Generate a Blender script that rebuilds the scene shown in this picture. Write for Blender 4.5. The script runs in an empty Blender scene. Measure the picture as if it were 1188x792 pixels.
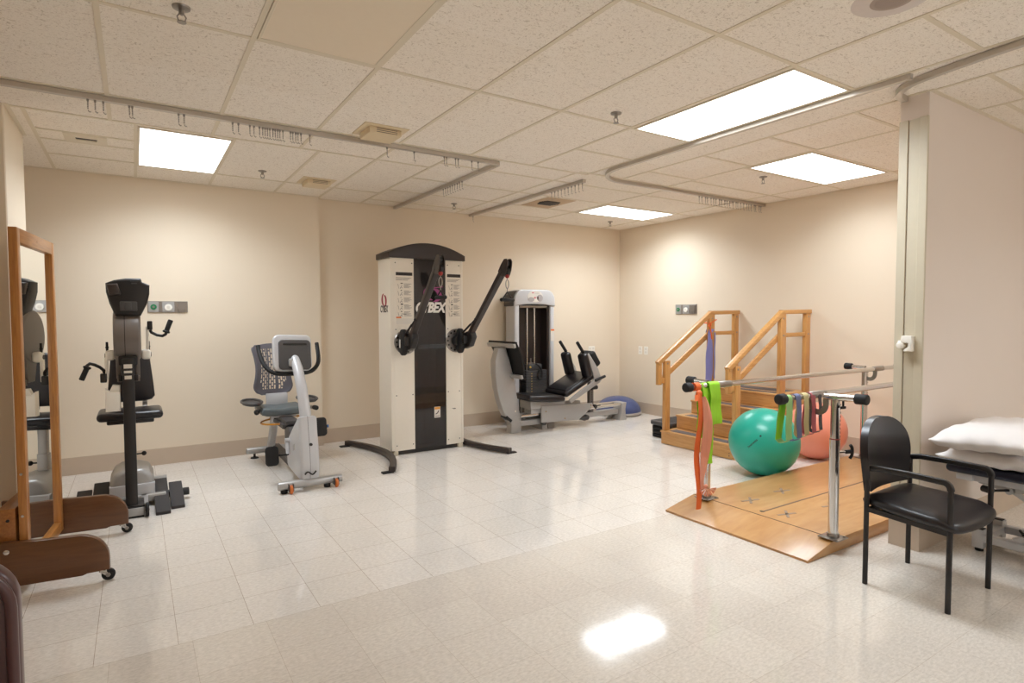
import bpy, bmesh, math, random
from math import sin, cos, pi, radians, sqrt, atan2
from mathutils import Vector, Matrix
random.seed(7)
SC = bpy.context.scene
COL = SC.collection
CEIL = 2.744

# ------------------------------------------------------------------ helpers
def lin(c):
    return tuple((v/255/12.92 if v/255 <= 0.04045 else ((v/255+0.055)/1.055)**2.4) for v in c)

class MB:
    """mesh builder: collects shapes, becomes ONE mesh object"""
    def __init__(self):
        self.bm = bmesh.new()
    def merge(self, t, M=None):
        if M is not None:
            bmesh.ops.transform(t, matrix=M, verts=t.verts)
        me = bpy.data.meshes.new('t'); t.to_mesh(me); t.free()
        self.bm.from_mesh(me); bpy.data.meshes.remove(me)
        return self
    def box(self, x0, x1, y0, y1, z0, z1, bev=0.0, seg=2, M=None):
        t = bmesh.new(); bmesh.ops.create_cube(t, size=1)
        for v in t.verts:
            v.co = Vector(((x0+x1)/2+v.co.x*(x1-x0), (y0+y1)/2+v.co.y*(y1-y0), (z0+z1)/2+v.co.z*(z1-z0)))
        if bev > 0:
            b = min(bev, abs(x1-x0)*.49, abs(y1-y0)*.49, abs(z1-z0)*.49)
            bmesh.ops.bevel(t, geom=t.edges[:], offset=b, segments=seg, profile=.5, affect='EDGES', clamp_overlap=True)
        return self.merge(t, M)
    def prism(self, poly, axis, a0, a1, bev=0.0, seg=2, M=None):
        """poly in the two other axes (cyclic order kept x,y,z without axis)"""
        t = bmesh.new()
        def P(p, a):
            return {0: (a, p[0], p[1]), 1: (p[0], a, p[1]), 2: (p[0], p[1], a)}[axis]
        A = [t.verts.new(P(p, a0)) for p in poly]; B = [t.verts.new(P(p, a1)) for p in poly]
        t.faces.new(A); t.faces.new(B[::-1]); n = len(poly)
        for i in range(n):
            t.faces.new((A[i], B[i], B[(i+1) % n], A[(i+1) % n]))
        bmesh.ops.recalc_face_normals(t, faces=t.faces[:])
        if bev > 0:
            capv = set(A) ; capw = set(B)
            ed = [e for e in t.edges if (e.verts[0] in capv and e.verts[1] in capv) or (e.verts[0] in capw and e.verts[1] in capw)]
            bmesh.ops.bevel(t, geom=ed, offset=bev, segments=seg, profile=.5, affect='EDGES', clamp_overlap=True)
        bmesh.ops.triangulate(t, faces=[f for f in t.faces if len(f.verts) > 4])
        return self.merge(t, M)
    def sweep(self, pts, prof, up=(0, 0, 1), closed=False, scale=None):
        """sweep closed 2D profile along pts (parallel transport)"""
        pts = [Vector(p) for p in pts]; n = len(pts)
        t = bmesh.new(); rings = []
        def tan(i):
            if closed: d = pts[(i+1) % n]-pts[i-1]
            elif i == 0: d = pts[1]-pts[0]
            elif i == n-1: d = pts[-1]-pts[-2]
            else: d = (pts[i+1]-pts[i]).normalized()+(pts[i]-pts[i-1]).normalized()
            return d.normalized()
        T = tan(0); u = Vector(up)
        if abs(u.dot(T)) > .98: u = Vector((1, 0, 0)) if abs(T.x) < .9 else Vector((0, 1, 0))
        N = (u-T*u.dot(T)).normalized()
        for i in range(n):
            T2 = tan(i)
            q = T.rotation_difference(T2); N = q @ N; N = (N-T2*N.dot(T2)).normalized(); T = T2
            Bn = T.cross(N)
            # mitre
            k = 1.0
            s = scale[i] if scale else 1.0
            rings.append([t.verts.new(pts[i]+Bn*(a*s)+N*(b*s)) for a, b in prof])
        m = len(prof)
        rng = range(n) if closed else range(n-1)
        for i in rng:
            a, b = rings[i], rings[(i+1) % n]
            for j in range(m):
                t.faces.new((a[j], a[(j+1) % m], b[(j+1) % m], b[j]))
        if not closed:
            t.faces.new(rings[0][::-1]); t.faces.new(rings[-1])
        bmesh.ops.recalc_face_normals(t, faces=t.faces[:])
        return self.merge(t)
    def tube(self, pts, r, n=14, closed=False, scale=None):
        return self.sweep(pts, [(r*cos(2*pi*k/n), r*sin(2*pi*k/n)) for k in range(n)], closed=closed, scale=scale)
    def bar(self, pts, w, h, up=(0, 0, 1), closed=False, r=0.0):
        if r > 0:
            pr = []
            for cx, cy, a0 in ((w/2-r, h/2-r, 0), (-w/2+r, h/2-r, pi/2), (-w/2+r, -h/2+r, pi), (w/2-r, -h/2+r, 1.5*pi)):
                for k in range(4):
                    a = a0+k*pi/6
                    pr.append((cx+r*cos(a), cy+r*sin(a)))
        else:
            pr = [(w/2, h/2), (-w/2, h/2), (-w/2, -h/2), (w/2, -h/2)]
        return self.sweep(pts, pr, up=up, closed=closed)
    def cyl(self, p0, p1, r, n=20, bev=0.0):
        if bev > 0:
            p0 = Vector(p0); p1 = Vector(p1); d = (p1-p0).normalized()
            return self.tube([p0, p0+d*bev*.4, p0+d*bev, p1-d*bev, p1-d*bev*.4, p1], r, n,
                             scale=[1-bev/r, 1-bev/r*.3, 1, 1, 1-bev/r*.3, 1-bev/r])
        return self.tube([p0, p1], r, n)
    def lathe(self, prof, n=32, M=None):
        """prof: (r,h) about local z"""
        t = bmesh.new(); rings = []
        for r, h in prof:
            if r < 1e-6: rings.append([t.verts.new((0, 0, h))])
            else: rings.append([t.verts.new((r*cos(2*pi*k/n), r*sin(2*pi*k/n), h)) for k in range(n)])
        for a, b in zip(rings, rings[1:]):
            for j in range(n):
                if len(a) == 1 and len(b) == 1: continue
                if len(a) == 1: t.faces.new((a[0], b[(j+1) % n], b[j]))
                elif len(b) == 1: t.faces.new((a[j], a[(j+1) % n], b[0]))
                else: t.faces.new((a[j], a[(j+1) % n], b[(j+1) % n], b[j]))
        if len(rings[0]) > 1: t.faces.new(rings[0])
        if len(rings[-1]) > 1: t.faces.new(rings[-1][::-1])
        bmesh.ops.recalc_face_normals(t, faces=t.faces[:])
        return self.merge(t, M)
    def sphere(self, c, r, n=24, sx=1, sy=1, sz=1):
        t = bmesh.new(); bmesh.ops.create_uvsphere(t, u_segments=n*2, v_segments=n, radius=r)
        return self.merge(t, Matrix.Translation(c) @ Matrix.Diagonal((sx, sy, sz, 1)))
    def grid(self, fn, nu, nv, thick=0.0, wrapu=False):
        """surface fn(u,v) u,v in 0..1"""
        t = bmesh.new(); mu = nu if wrapu else nu+1
        V = [[t.verts.new(fn(i/nu, j/nv)) for j in range(nv+1)] for i in range(mu)]
        for i in range(nu):
            for j in range(nv):
                t.faces.new((V[i][j], V[(i+1) % mu][j], V[(i+1) % mu][j+1], V[i][j+1]))
        bmesh.ops.recalc_face_normals(t, faces=t.faces[:])
        if thick:
            bmesh.ops.solidify(t, geom=t.faces[:], thickness=thick)
        return self.merge(t)
    def text(self, s, size, M, shear=0.0, ext=0.0006, spacing=1.0, align='LEFT', bold=0.0):
        cu = bpy.data.curves.new('lettering', 'FONT'); cu.body = s; cu.size = size; cu.shear = shear
        cu.extrude = ext; cu.space_character = spacing; cu.align_x = align; cu.offset = bold
        cu.resolution_u = 3
        ob = bpy.data.objects.new('lettering', cu); COL.objects.link(ob)
        dg = bpy.context.evaluated_depsgraph_get(); dg.update()
        me = bpy.data.meshes.new_from_object(ob.evaluated_get(dg))
        bpy.data.objects.remove(ob); bpy.data.curves.remove(cu)
        t = bmesh.new(); t.from_mesh(me); bpy.data.meshes.remove(me)
        return self.merge(t, M)

def smooth_path(p, n=4):
    p = [Vector(q) for q in p]; o = []
    for i in range(len(p)-1):
        a, b, c, d = p[max(i-1, 0)], p[i], p[i+1], p[min(i+2, len(p)-1)]
        for k in range(n):
            s = k/n
            o.append(.5*((2*b)+(c-a)*s+(2*a-5*b+4*c-d)*s*s+(3*b-a-3*c+d)*s**3))
    o.append(p[-1]); return o
def build(name, mb, mat, parent=None, origin=None, smooth=38):
    """link as ONE mesh object. Shapes are in world coordinates; a part is stored relative to its thing's base."""
    me = bpy.data.meshes.new(name)
    off = None
    if parent is not None:
        r = parent
        while r.parent is not None: r = r.parent
        off = Vector(r.location)
    elif origin is not None:
        off = Vector(origin)
    if off is not None:
        bmesh.ops.translate(mb.bm, verts=mb.bm.verts, vec=-off)
    mb.bm.to_mesh(me); mb.bm.free()
    ob = bpy.data.objects.new(name, me); COL.objects.link(ob)
    if parent is not None:
        ob.parent = parent
        if parent.parent is None and parent.type == 'MESH': pass
    elif origin is not None:
        ob.location = origin
    for m in (mat if isinstance(mat, (list, tuple)) else [mat]): me.materials.append(m)
    if smooth:
        me.shade_smooth(); me.set_sharp_from_angle(angle=radians(smooth))
    return ob

def tag(o, label, cat, group=None, kind=None):
    o['label'] = label; o['category'] = cat
    if group: o['group'] = group
    if kind: o['kind'] = kind
    return o
def thing(name, loc, label, cat, group=None):
    o = bpy.data.objects.new(name, None); COL.objects.link(o); o.location = loc
    o.empty_display_size = .1
    return tag(o, label, cat, group)
def structure(name, mb, mat, smooth=0):
    o = build(name, mb, mat, smooth=smooth); o['kind'] = 'structure'; return o
def copy_tree(o, parent=None):
    c = o.copy(); COL.objects.link(c); c.parent = parent
    for ch in list(o.children): copy_tree(ch, c)
    return c

# ------------------------------------------------------------------ materials
def nodes(name):
    m = bpy.data.materials.new(name); m.use_nodes = True
    nt = m.node_tree; b = nt.nodes['Principled BSDF']
    return m, nt, b
def mix_rgb(nt, fac, a, b, blend='MIX'):
    n = nt.nodes.new('ShaderNodeMix'); n.data_type = 'RGBA'; n.blend_type = blend
    if hasattr(fac, 'links'): nt.links.new(fac, n.inputs[0])
    else: n.inputs[0].default_value = fac
    for i, v in ((6, a), (7, b)):
        if hasattr(v, 'links'): nt.links.new(v, n.inputs[i])
        else: n.inputs[i].default_value = (*v, 1)
    return n.outputs[2]
def math_n(nt, op, a, b=None, c=None):
    n = nt.nodes.new('ShaderNodeMath'); n.operation = op
    for i, v in enumerate((a, b, c)):
        if v is None: continue
        if hasattr(v, 'links'): nt.links.new(v, n.inputs[i])
        else: n.inputs[i].default_value = v
    return n.outputs[0]
def objco(nt, scale=(1, 1, 1), rot=(0, 0, 0)):
    tc = nt.nodes.new('ShaderNodeTexCoord'); mp = nt.nodes.new('ShaderNodeMapping')
    nt.links.new(tc.outputs['Object'], mp.inputs[0]); mp.inputs['Scale'].default_value = scale
    mp.inputs['Rotation'].default_value = rot
    return mp.outputs[0]
def noise(nt, vec, scale, detail=3, rough=.55, dist=0):
    n = nt.nodes.new('ShaderNodeTexNoise'); nt.links.new(vec, n.inputs['Vector'])
    n.inputs['Scale'].default_value = scale; n.inputs['Detail'].default_value = detail
    n.inputs['Roughness'].default_value = rough; n.inputs['Distortion'].default_value = dist
    return n.outputs[0]
def ramp(nt, fac, stops):
    n = nt.nodes.new('ShaderNodeValToRGB'); nt.links.new(fac, n.inputs[0])
    while len(n.color_ramp.elements) < len(stops): n.color_ramp.elements.new(.5)
    for e, (p, v) in zip(n.color_ramp.elements, stops):
        e.position = p; e.color = (v, v, v, 1) if not isinstance(v, tuple) else (*v, 1)
    return n.outputs[0]
def bump(nt, b, h, strength, dist=.002):
    n = nt.nodes.new('ShaderNodeBump'); n.inputs['Strength'].default_value = strength
    n.inputs['Distance'].default_value = dist
    nt.links.new(h, n.inputs['Height']); nt.links.new(n.outputs[0], b.inputs['Normal'])
def plain(name, rgb, rough=.5, metal=0.0, var=.06, scale=30, bmp=0.0, bscale=200, coat=0.0, spec=.5, trans=0.0, alpha=1.0, sss=0):
    m, nt, b = nodes(name); c = lin(rgb)
    v = objco(nt)
    f = noise(nt, v, scale, 3)
    lo = tuple(x*(1-var) for x in c); hi = tuple(min(1, x*(1+var)) for x in c)
    nt.links.new(mix_rgb(nt, f, lo, hi), b.inputs['Base Color'])
    b.inputs['Roughness'].default_value = rough; b.inputs['Metallic'].default_value = metal
    b.inputs['Specular IOR Level'].default_value = spec
    if coat: b.inputs['Coat Weight'].default_value = coat; b.inputs['Coat Roughness'].default_value = .08
    if trans: b.inputs['Transmission Weight'].default_value = trans
    if alpha < 1: b.inputs['Alpha'].default_value = alpha
    if bmp: bump(nt, b, noise(nt, v, bscale, 2), bmp, .001)
    return m
def wood(name, light, dark, axis=0, rough=.35, coat=.3, stretch=14, scale=5, blotch=.4):
    m, nt, b = nodes(name)
    s = [stretch]*3; s[axis] = 1
    v = objco(nt, tuple(s))
    n1 = noise(nt, v, scale, 5, .6, .6)
    n2 = noise(nt, objco(nt), 3.5, 2)
    c1 = mix_rgb(nt, ramp(nt, n1, [(.3, 0), (.7, 1)]), lin(dark), lin(light))
    c2 = mix_rgb(nt, ramp(nt, n2, [(.35, 0), (.7, blotch)]), c1, tuple(.5*(a+b2) for a, b2 in zip(lin(dark), lin(light))))
    nt.links.new(c2, b.inputs['Base Color'])
    b.inputs['Roughness'].default_value = rough
    b.inputs['Coat Weight'].default_value = coat; b.inputs['Coat Roughness'].default_value = .15
    return m
def emission(name, rgb, strength):
    m, nt, b = nodes(name)
    b.inputs['Base Color'].default_value = (.8, .8, .8, 1)
    b.inputs['Emission Color'].default_value = (*rgb, 1); b.inputs['Emission Strength'].default_value = strength
    return m

M = {}
M['wall'] = plain('warm_beige_wall_paint', (230, 216, 195), .55, var=.02, scale=2, bmp=.08, bscale=260, spec=.35)
M['partition'] = plain('greyish_partition_face', (226, 214, 204), .5, var=.02, scale=2, bmp=.06, bscale=260, spec=.35)  # one even tone, slightly greyer than the wall
M['baseboard'] = plain('taupe_vinyl_base', (196, 178, 158), .45, var=.06, scale=6)
M['alu'] = plain('painted_putty_metal', (200, 190, 168), .4, var=.03)
M['grid'] = plain('ceiling_grid_enamel', (222, 211, 190), .45, var=.02)
M['track'] = plain('satin_aluminium_track', (196, 188, 178), .36, metal=.5, var=.05)
M['silver'] = plain('silver_powder_coat', (176, 174, 172), .38, metal=.35, var=.04)
M['silver_light'] = plain('light_silver_plastic', (200, 200, 202), .35, metal=.1, var=.03)
M['grey_dark'] = plain('dark_grey_plastic', (74, 72, 72), .5, var=.06)
M['grey_brown'] = plain('warm_grey_plastic', (112, 104, 98), .4, var=.05)
M['black'] = plain('black_powder_coat', (30, 26, 25), .42, var=.1)
M['black_gloss'] = plain('black_acrylic', (14, 12, 13), .04, var=.1, spec=.6)
M['black_matte'] = plain('black_rubber', (24, 22, 22), .7, var=.15, bmp=.1)
M['vinyl'] = plain('black_vinyl', (28, 23, 25), .34, var=.08, bmp=.05, bscale=500)
M['brown_black'] = plain('brown_black_plastic', (50, 40, 36), .4, var=.08)
M['white'] = plain('white_enamel', (236, 228, 214), .32, var=.02, coat=.2)
M['white_plastic'] = plain('ivory_plastic', (242, 238, 228), .4, var=.02)
M['chrome'] = plain('chrome', (212, 210, 208), .12, metal=1.0, var=.03)
M['steel'] = plain('brushed_steel', (158, 152, 146), .32, metal=.9, var=.05)
M['paper'] = plain('printed_paper', (226, 220, 210), .6, var=.02)
M['ink'] = plain('grey_ink', (130, 122, 116), .7, var=.05)
M['ink_dark'] = plain('black_ink', (48, 42, 40), .6, var=.05)
M['red'] = plain('red_plastic', (150, 40, 34), .4)
M['logo_red'] = plain('crimson_print', (150, 34, 52), .5)
M['logo_pink'] = plain('magenta_print', (150, 62, 120), .4)
M['orange'] = plain('orange_plastic', (206, 112, 50), .45)
M['amber'] = plain('amber_tubing', (222, 150, 40), .35, trans=.15)
M['seat_grey'] = plain('slate_vinyl', (96, 104, 106), .42, var=.05)
M['mesh_grey'] = plain('slate_mesh_plastic', (100, 98, 106), .45, var=.05)
M['navy'] = plain('navy_vinyl', (22, 24, 44), .35, var=.08)
M['linen'] = plain('white_linen', (238, 234, 232), .85, var=.02, bmp=.15, bscale=60)
M['teal'] = plain('teal_vinyl', (36, 164, 142), .3, var=.03, scale=8, spec=.5)
M['coral'] = plain('coral_vinyl', (240, 150, 124), .3, var=.03, scale=8, spec=.5)
M['blue_dome'] = plain('slate_blue_dome', (72, 84, 128), .35, var=.08)
M['grey_base'] = plain('pale_grey_base', (170, 164, 158), .5)
M['tread'] = plain('charcoal_grip', (104, 98, 98), .85, var=.2, scale=140, bmp=.4, bscale=400)
M['rubber_step'] = plain('dark_rubber_step', (58, 54, 54), .75, var=.15, scale=80, bmp=.3)
M['maroon'] = plain('maroon_vinyl', (82, 54, 54), .3, var=.08, bmp=.04)
M['green_gas'] = plain('green_outlet', (40, 130, 84), .4)
M['orange_lens'] = plain('orange_sticker', (226, 120, 50), .5)
M['tape'] = plain('grey_tape', (150, 130, 112), .6, var=.15)
M['tape_dark'] = plain('dark_seam', (112, 92, 76), .6, var=.2)
def translucent(name, rgb, tf=.28):
    m, nt, b = nodes(name); c = lin(rgb)
    v = objco(nt, (12, 12, 1.5)); f = noise(nt, v, 6, 3)
    colr = mix_rgb(nt, f, tuple(x*.86 for x in c), tuple(min(1, x*1.08) for x in c))
    nt.links.new(colr, b.inputs['Base Color']); b.inputs['Roughness'].default_value = .5
    tr = nt.nodes.new('ShaderNodeBsdfTranslucent'); nt.links.new(colr, tr.inputs[0])
    mx = nt.nodes.new('ShaderNodeMixShader'); mx.inputs[0].default_value = tf
    out = nt.nodes['Material Output']
    nt.links.new(b.outputs[0], mx.inputs[1]); nt.links.new(tr.outputs[0], mx.inputs[2]); nt.links.new(mx.outputs[0], out.inputs[0])
    return m
M['b_orange'] = translucent('orange_latex', (236, 120, 60))
M['b_peach'] = translucent('peach_latex', (238, 168, 140))
M['b_lime'] = translucent('lime_latex', (172, 232, 60))
M['b_pale'] = translucent('pale_green_latex', (176, 218, 146))
M['b_blue'] = translucent('blue_grey_latex', (124, 132, 168), .25)
M['b_lav'] = translucent('lavender_latex', (150, 154, 214), .3)
M['b_yellow'] = translucent('yellow_latex', (228, 216, 164))
M['b_red'] = translucent('rose_latex', (198, 106, 114), .25)
M['b_dark'] = translucent('charcoal_latex', (84, 78, 80), .2)
M['wood_stair'] = wood('honey_oak_plywood', (218, 168, 106), (190, 136, 76), axis=1)
M['wood_rail'] = wood('honey_oak_rail', (214, 164, 98), (186, 130, 70), axis=0)
M['wood_post'] = wood('honey_oak_post', (212, 160, 95), (184, 128, 68), axis=2)
M['wood_ramp'] = wood('birch_ply_platform', (204, 158, 104), (184, 132, 78), axis=0, rough=.3, stretch=5, scale=3)
M['wood_frame'] = wood('oak_mirror_frame', (196, 136, 70), (160, 102, 48), axis=2)
M['wood_board'] = wood('walnut_stained_board', (112, 72, 40), (88, 54, 28), axis=0, stretch=10, scale=4, coat=.15)

def floor_material():
    m, nt, b = nodes('waxed_vinyl_tile')
    v = objco(nt)
    br = nt.nodes.new('ShaderNodeTexBrick'); mp = nt.nodes.new('ShaderNodeMapping')
    nt.links.new(v, mp.inputs[0]); mp.inputs['Location'].default_value = (-(.431-.305*6), -(2.896-.305*20), 0)
    nt.links.new(mp.outputs[0], br.inputs['Vector'])
    br.offset = 0; br.squash = 1
    br.inputs['Scale'].default_value = 1; br.inputs['Brick Width'].default_value = .305; br.inputs['Row Height'].default_value = .305
    br.inputs['Mortar Size'].default_value = .0012; br.inputs['Mortar Smooth'].default_value = .3; br.inputs['Bias'].default_value = 0
    br.inputs['Color1'].default_value = (*lin((233, 227, 219)), 1); br.inputs['Color2'].default_value = (*lin((237, 231, 224)), 1)
    br.inputs['Mortar'].default_value = (*lin((168, 148, 126)), 1)
    sep = nt.nodes.new('ShaderNodeSeparateXYZ'); nt.links.new(v, sep.inputs[0])
    front = math_n(nt, 'LESS_THAN', sep.outputs[1], 2.896)
    br2 = nt.nodes.new('ShaderNodeTexBrick')
    mp2 = nt.nodes.new('ShaderNodeMapping'); nt.links.new(v, mp2.inputs[0]); mp2.inputs['Location'].default_value = (-(3.23-.305*14), -(2.896-.305*20), 0)
    nt.links.new(mp2.outputs[0], br2.inputs['Vector']); br2.offset = 0; br2.squash = 1
    for k, val in (('Scale', 1), ('Brick Width', .305), ('Row Height', .305), ('Mortar Size', .0007), ('Mortar Smooth', .3), ('Bias', 0)):
        br2.inputs[k].default_value = val
    br2.inputs['Color1'].default_value = (*lin((224, 216, 206)), 1); br2.inputs['Color2'].default_value = (*lin((229, 222, 212)), 1)
    br2.inputs['Mortar'].default_value = (*lin((188, 173, 155)), 1)
    base = mix_rgb(nt, front, br.outputs[0], br2.outputs[0])
    vs = objco(nt, (1, 2.2, 1)); 
    sp = ramp(nt, noise(nt, vs, 42, 4, .7), [(.36, 0), (.62, 1)])
    base2 = mix_rgb(nt, sp, (.84, .83, .815), (1.03, 1.03, 1.03)); 
    base = mix_rgb(nt, 1.0, base, base2, 'MULTIPLY')
    dirt = ramp(nt, noise(nt, v, 1.1, 3), [(.3, 0.93), (.65, 1.0)])
    base = mix_rgb(nt, 1.0, base, dirt, 'MULTIPLY')
    nt.links.new(base, b.inputs['Base Color'])
    rr = nt.nodes.new('ShaderNodeMapRange'); nt.links.new(noise(nt, v, 2.2, 3), rr.inputs[0])
    rr.inputs[3].default_value = .055; rr.inputs[4].default_value = .12
    nt.links.new(rr.outputs[0], b.inputs['Roughness'])
    b.inputs['Specular IOR Level'].default_value = .5
    h1 = noise(nt, v, 26, 2); h2 = noise(nt, v, 5, 1)
    h = math_n(nt, 'ADD', math_n(nt, 'MULTIPLY', h1, .22), math_n(nt, 'MULTIPLY', h2, .8))
    h = math_n(nt, 'SUBTRACT', h, math_n(nt, 'MULTIPLY', br.outputs[1], .1))
    bump(nt, b, h, .30, .0022)
    return m
M['floor'] = floor_material()
def ceiling_material():
    m, nt, b = nodes('fissured_acoustic_tile')
    v = objco(nt, (1, 1, 1)); v1 = objco(nt, (1, 2.4, 1), (0, 0, .5)); v2 = objco(nt, (2.2, 1, 1), (0, 0, -.4))
    f1 = ramp(nt, noise(nt, v1, 40, 2, .6, 1.2), [(.60, 0), (.66, 1)])
    f2 = ramp(nt, noise(nt, v2, 48, 2, .6, .8), [(.62, 0), (.68, 1)])
    f3 = ramp(nt, noise(nt, v, 130, 2), [(.5, 0), (.75, .45)])
    fl = math_n(nt, 'MAXIMUM', math_n(nt, 'MAXIMUM', f1, f2), f3)
    vor = nt.nodes.new('ShaderNodeTexBrick'); nt.links.new(v, vor.inputs['Vector']); vor.offset = 0
    for k, val in (('Scale', 1), ('Brick Width', .61), ('Row Height', 1.22), ('Mortar Size', 0)): vor.inputs[k].default_value = val
    vor.inputs['Color1'].default_value = (*lin((247, 240, 230)), 1); vor.inputs['Color2'].default_value = (*lin((244, 236, 224)), 1)
    c = mix_rgb(nt, math_n(nt, 'MULTIPLY', fl, .42), vor.outputs[0], lin((150, 128, 102)))
    nt.links.new(c, b.inputs['Base Color']); b.inputs['Roughness'].default_value = .9
    b.inputs['Specular IOR Level'].default_value = .15
    bump(nt, b, math_n(nt, 'SUBTRACT', 1.0, fl), .5, .003)
    return m
M['ceiling'] = ceiling_material()
LIGHT_STRENGTH = 2.5; WORLD = 1.7; EXPO = 0.74; LAMP_W = 34.0; SPREAD = 148
M['lamp'] = emission('lit_diffuser', (.94, .98, 1.0), LIGHT_STRENGTH)
M['lens_off'] = plain('unlit_diffuser', (232, 218, 196), .35, var=.02)
m, nt, b = nodes('mirror_glass'); b.inputs['Base Color'].default_value = (.86, .87, .85, 1); b.inputs['Metallic'].default_value = 1
b.inputs['Roughness'].default_value = .01; M['mirror'] = m
# ------------------------------------------------------------------ room shell
XR, YB, YL = 6.28, 6.70, 6.60      # right wall, back wall, back wall left section (stands proud)
XW, YF = -3.0, -3.2                # unseen left wall, wall behind the camera
structure('floor', MB().box(XW-.2, XR+.2, YF-.2, YB+.2, -.12, 0), M['floor'])
structure('ceiling', MB().box(XW-.2, XR+.2, YF-.2, YB+.2, CEIL, CEIL+.12), M['ceiling'])
structure('wall_back', MB().prism([(XW, YL), (1.73, YL), (1.73, YB), (XR+.15, YB), (XR+.15, YB+.2), (XW, YB+.2)], 2, 0, CEIL), M['wall'])
structure('wall_right', MB().box(XR, XR+.15, YF, YB, 0, CEIL), M['wall'])
structure('wall_left', MB().box(XW, -.645, 4.75, 5.50, 0, CEIL, .006, 1), M['wall'])
structure('wall_far_left', MB().box(XW-.15, XW, YF, YB, 0, CEIL), M['wall'])
wx0, wx1, wz0, wz1 = 2.4, 5.2, .9, 2.4      # unseen window added behind the camera to brighten the room
structure('wall_front', MB().box(XW, wx0, YF-.15, YF, 0, CEIL).box(wx1, XR, YF-.15, YF, 0, CEIL).box(wx0, wx1, YF-.15, YF, 0, wz0).box(wx0, wx1, YF-.15, YF, wz1, CEIL), M['wall'])
g = MB()
for k in range(4): x = wx0+(wx1-wx0)*k/3; g.box(x-.03, x+.03, YF-.10, YF-.04, wz0, wz1)
for z in (wz0, wz1): g.box(wx0, wx1, YF-.10, YF-.04, z-.03, z+.03)
structure('added_window_1', g, M['alu'])
pl_ = bpy.data.lights.new('added_window_portal', 'AREA'); pl_.shape = 'RECTANGLE'; pl_.size = wx1-wx0; pl_.size_y = wz1-wz0; pl_.cycles.is_portal = True
po = bpy.data.objects.new('added_window_portal', pl_); COL.objects.link(po); po.location = ((wx0+wx1)/2, YF-.12, (wz0+wz1)/2); po.rotation_euler = (pi/2, 0, pi)
structure('wall_partition', MB().box(3.952, XR, 1.61, 1.765, 0, CEIL, .004, 1), M['partition'])
bh, bt = .16, .008
structure('baseboard_back', MB().prism([(XW, YL-bt), (1.73+bt, YL-bt), (1.73+bt, YB-bt), (XR, YB-bt), (XR, YB), (1.73, YB), (1.73, YL), (XW, YL)], 2, 0, bh), M['baseboard'])
structure('baseboard_right', MB().box(XR-bt, XR, 1.765, YB-bt, 0, bh), M['baseboard'])
structure('baseboard_left', MB().prism([(XW, 4.75-bt), (-.645+bt, 4.75-bt), (-.645+bt, 5.5+bt), (XW, 5.5+bt), (XW, 5.5), (-.645, 5.5), (-.645, 4.75), (XW, 4.75)], 2, 0, bh), M['baseboard'])
structure('baseboard_partition', MB().prism([(XR, 1.61-bt), (3.952-bt, 1.61-bt), (3.952-bt, 1.765+bt), (XR, 1.765+bt), (XR, 1.765), (3.952, 1.765), (3.952, 1.61), (XR, 1.61)], 2, 0, .172), M['baseboard'])
# channel strips that cap the end of the partition
g = MB()
g.box(3.940, 3.952, 1.715, 1.765, .175, 2.60, .003); g.box(3.9465, 3.952, 1.665, 1.712, .175, 2.60, .002)
g.box(3.934, 3.952, 1.606, 1.652, .175, 2.60, .003); g.box(3.946, 3.952, 1.652, 1.667, .175, 2.60)
structure('trim_1', g, M['alu'])
# ceiling T-bars
g = MB(); w = .012; zt = .004
def lx(x, y0, y1): g.box(x-w, x+w, y0, y1, CEIL-zt, CEIL+.003)
def ly(y, x0, x1): g.box(x0, x1, y-w, y+w, CEIL-zt-.0005, CEIL+.003)
for i in range(-1, 5): lx(-.105+.61*i, YF, 4.25)
for i in (-4, -3, -2): lx(-.105+.61*i, YF, 4.78)
for i in range(0, 3): lx(-.105+.61*i, 4.25, 4.78)
lx(2.95, YF, 4.25); lx(3.565, YF, 4.25); lx(3.965, 1.0, 4.20); lx(4.59, YF, 4.2); lx(5.865, YF, 4.65); lx(3.965, YF, 1.0)
lx(1.735, 4.25, YB); lx(2.225, 4.25, YB); lx(3.445, 4.25, YB); lx(4.685, 4.20, YB); lx(5.885, 4.65, YB); lx(5.865, 4.2, 4.65)
for x in (-.56, .04, .655, 1.265): lx(x, 4.78, YL)
for y in (3.035, 1.83, .61, -.61, -1.83): ly(y, XW, 2.95)
for y in (3.65, 3.045, 1.84, 1.23, .61, -.61, -1.83): ly(y, 2.95, 3.565)
for y in (3.86, 3.25, 2.655, 2.04, 1.33, .72, -.5, -1.7): ly(y, 3.965, 4.59)
for y in (3.91, 3.315, 2.68, 1.45, .23, -1.0, -2.2): ly(y, 4.59, XR)
ly(4.25, XW, 3.565); ly(4.20, 3.445, XR); ly(4.78, XW, 2.225)
for y in (5.245, 5.51, 5.98): ly(y, -.56, .04)
ly(6.04, .04, 2.225)
for y in (4.60, 5.22, 5.83, 6.40): ly(y, 2.225, 4.685)
for y in (4.63, 5.24, 5.85): ly(y, 4.685, XR)
# wall angle
lx(XR-.012, 1.765, YB); ly(YB-.012, 1.73, XR); ly(YL-.012, XW, 1.73); lx(-.645+.012, 4.75, 5.5); ly(1.61-.012, 3.94, XR); lx(3.94, 1.61, 1.765)
structure('trim_2', g, M['grid'])

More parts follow.
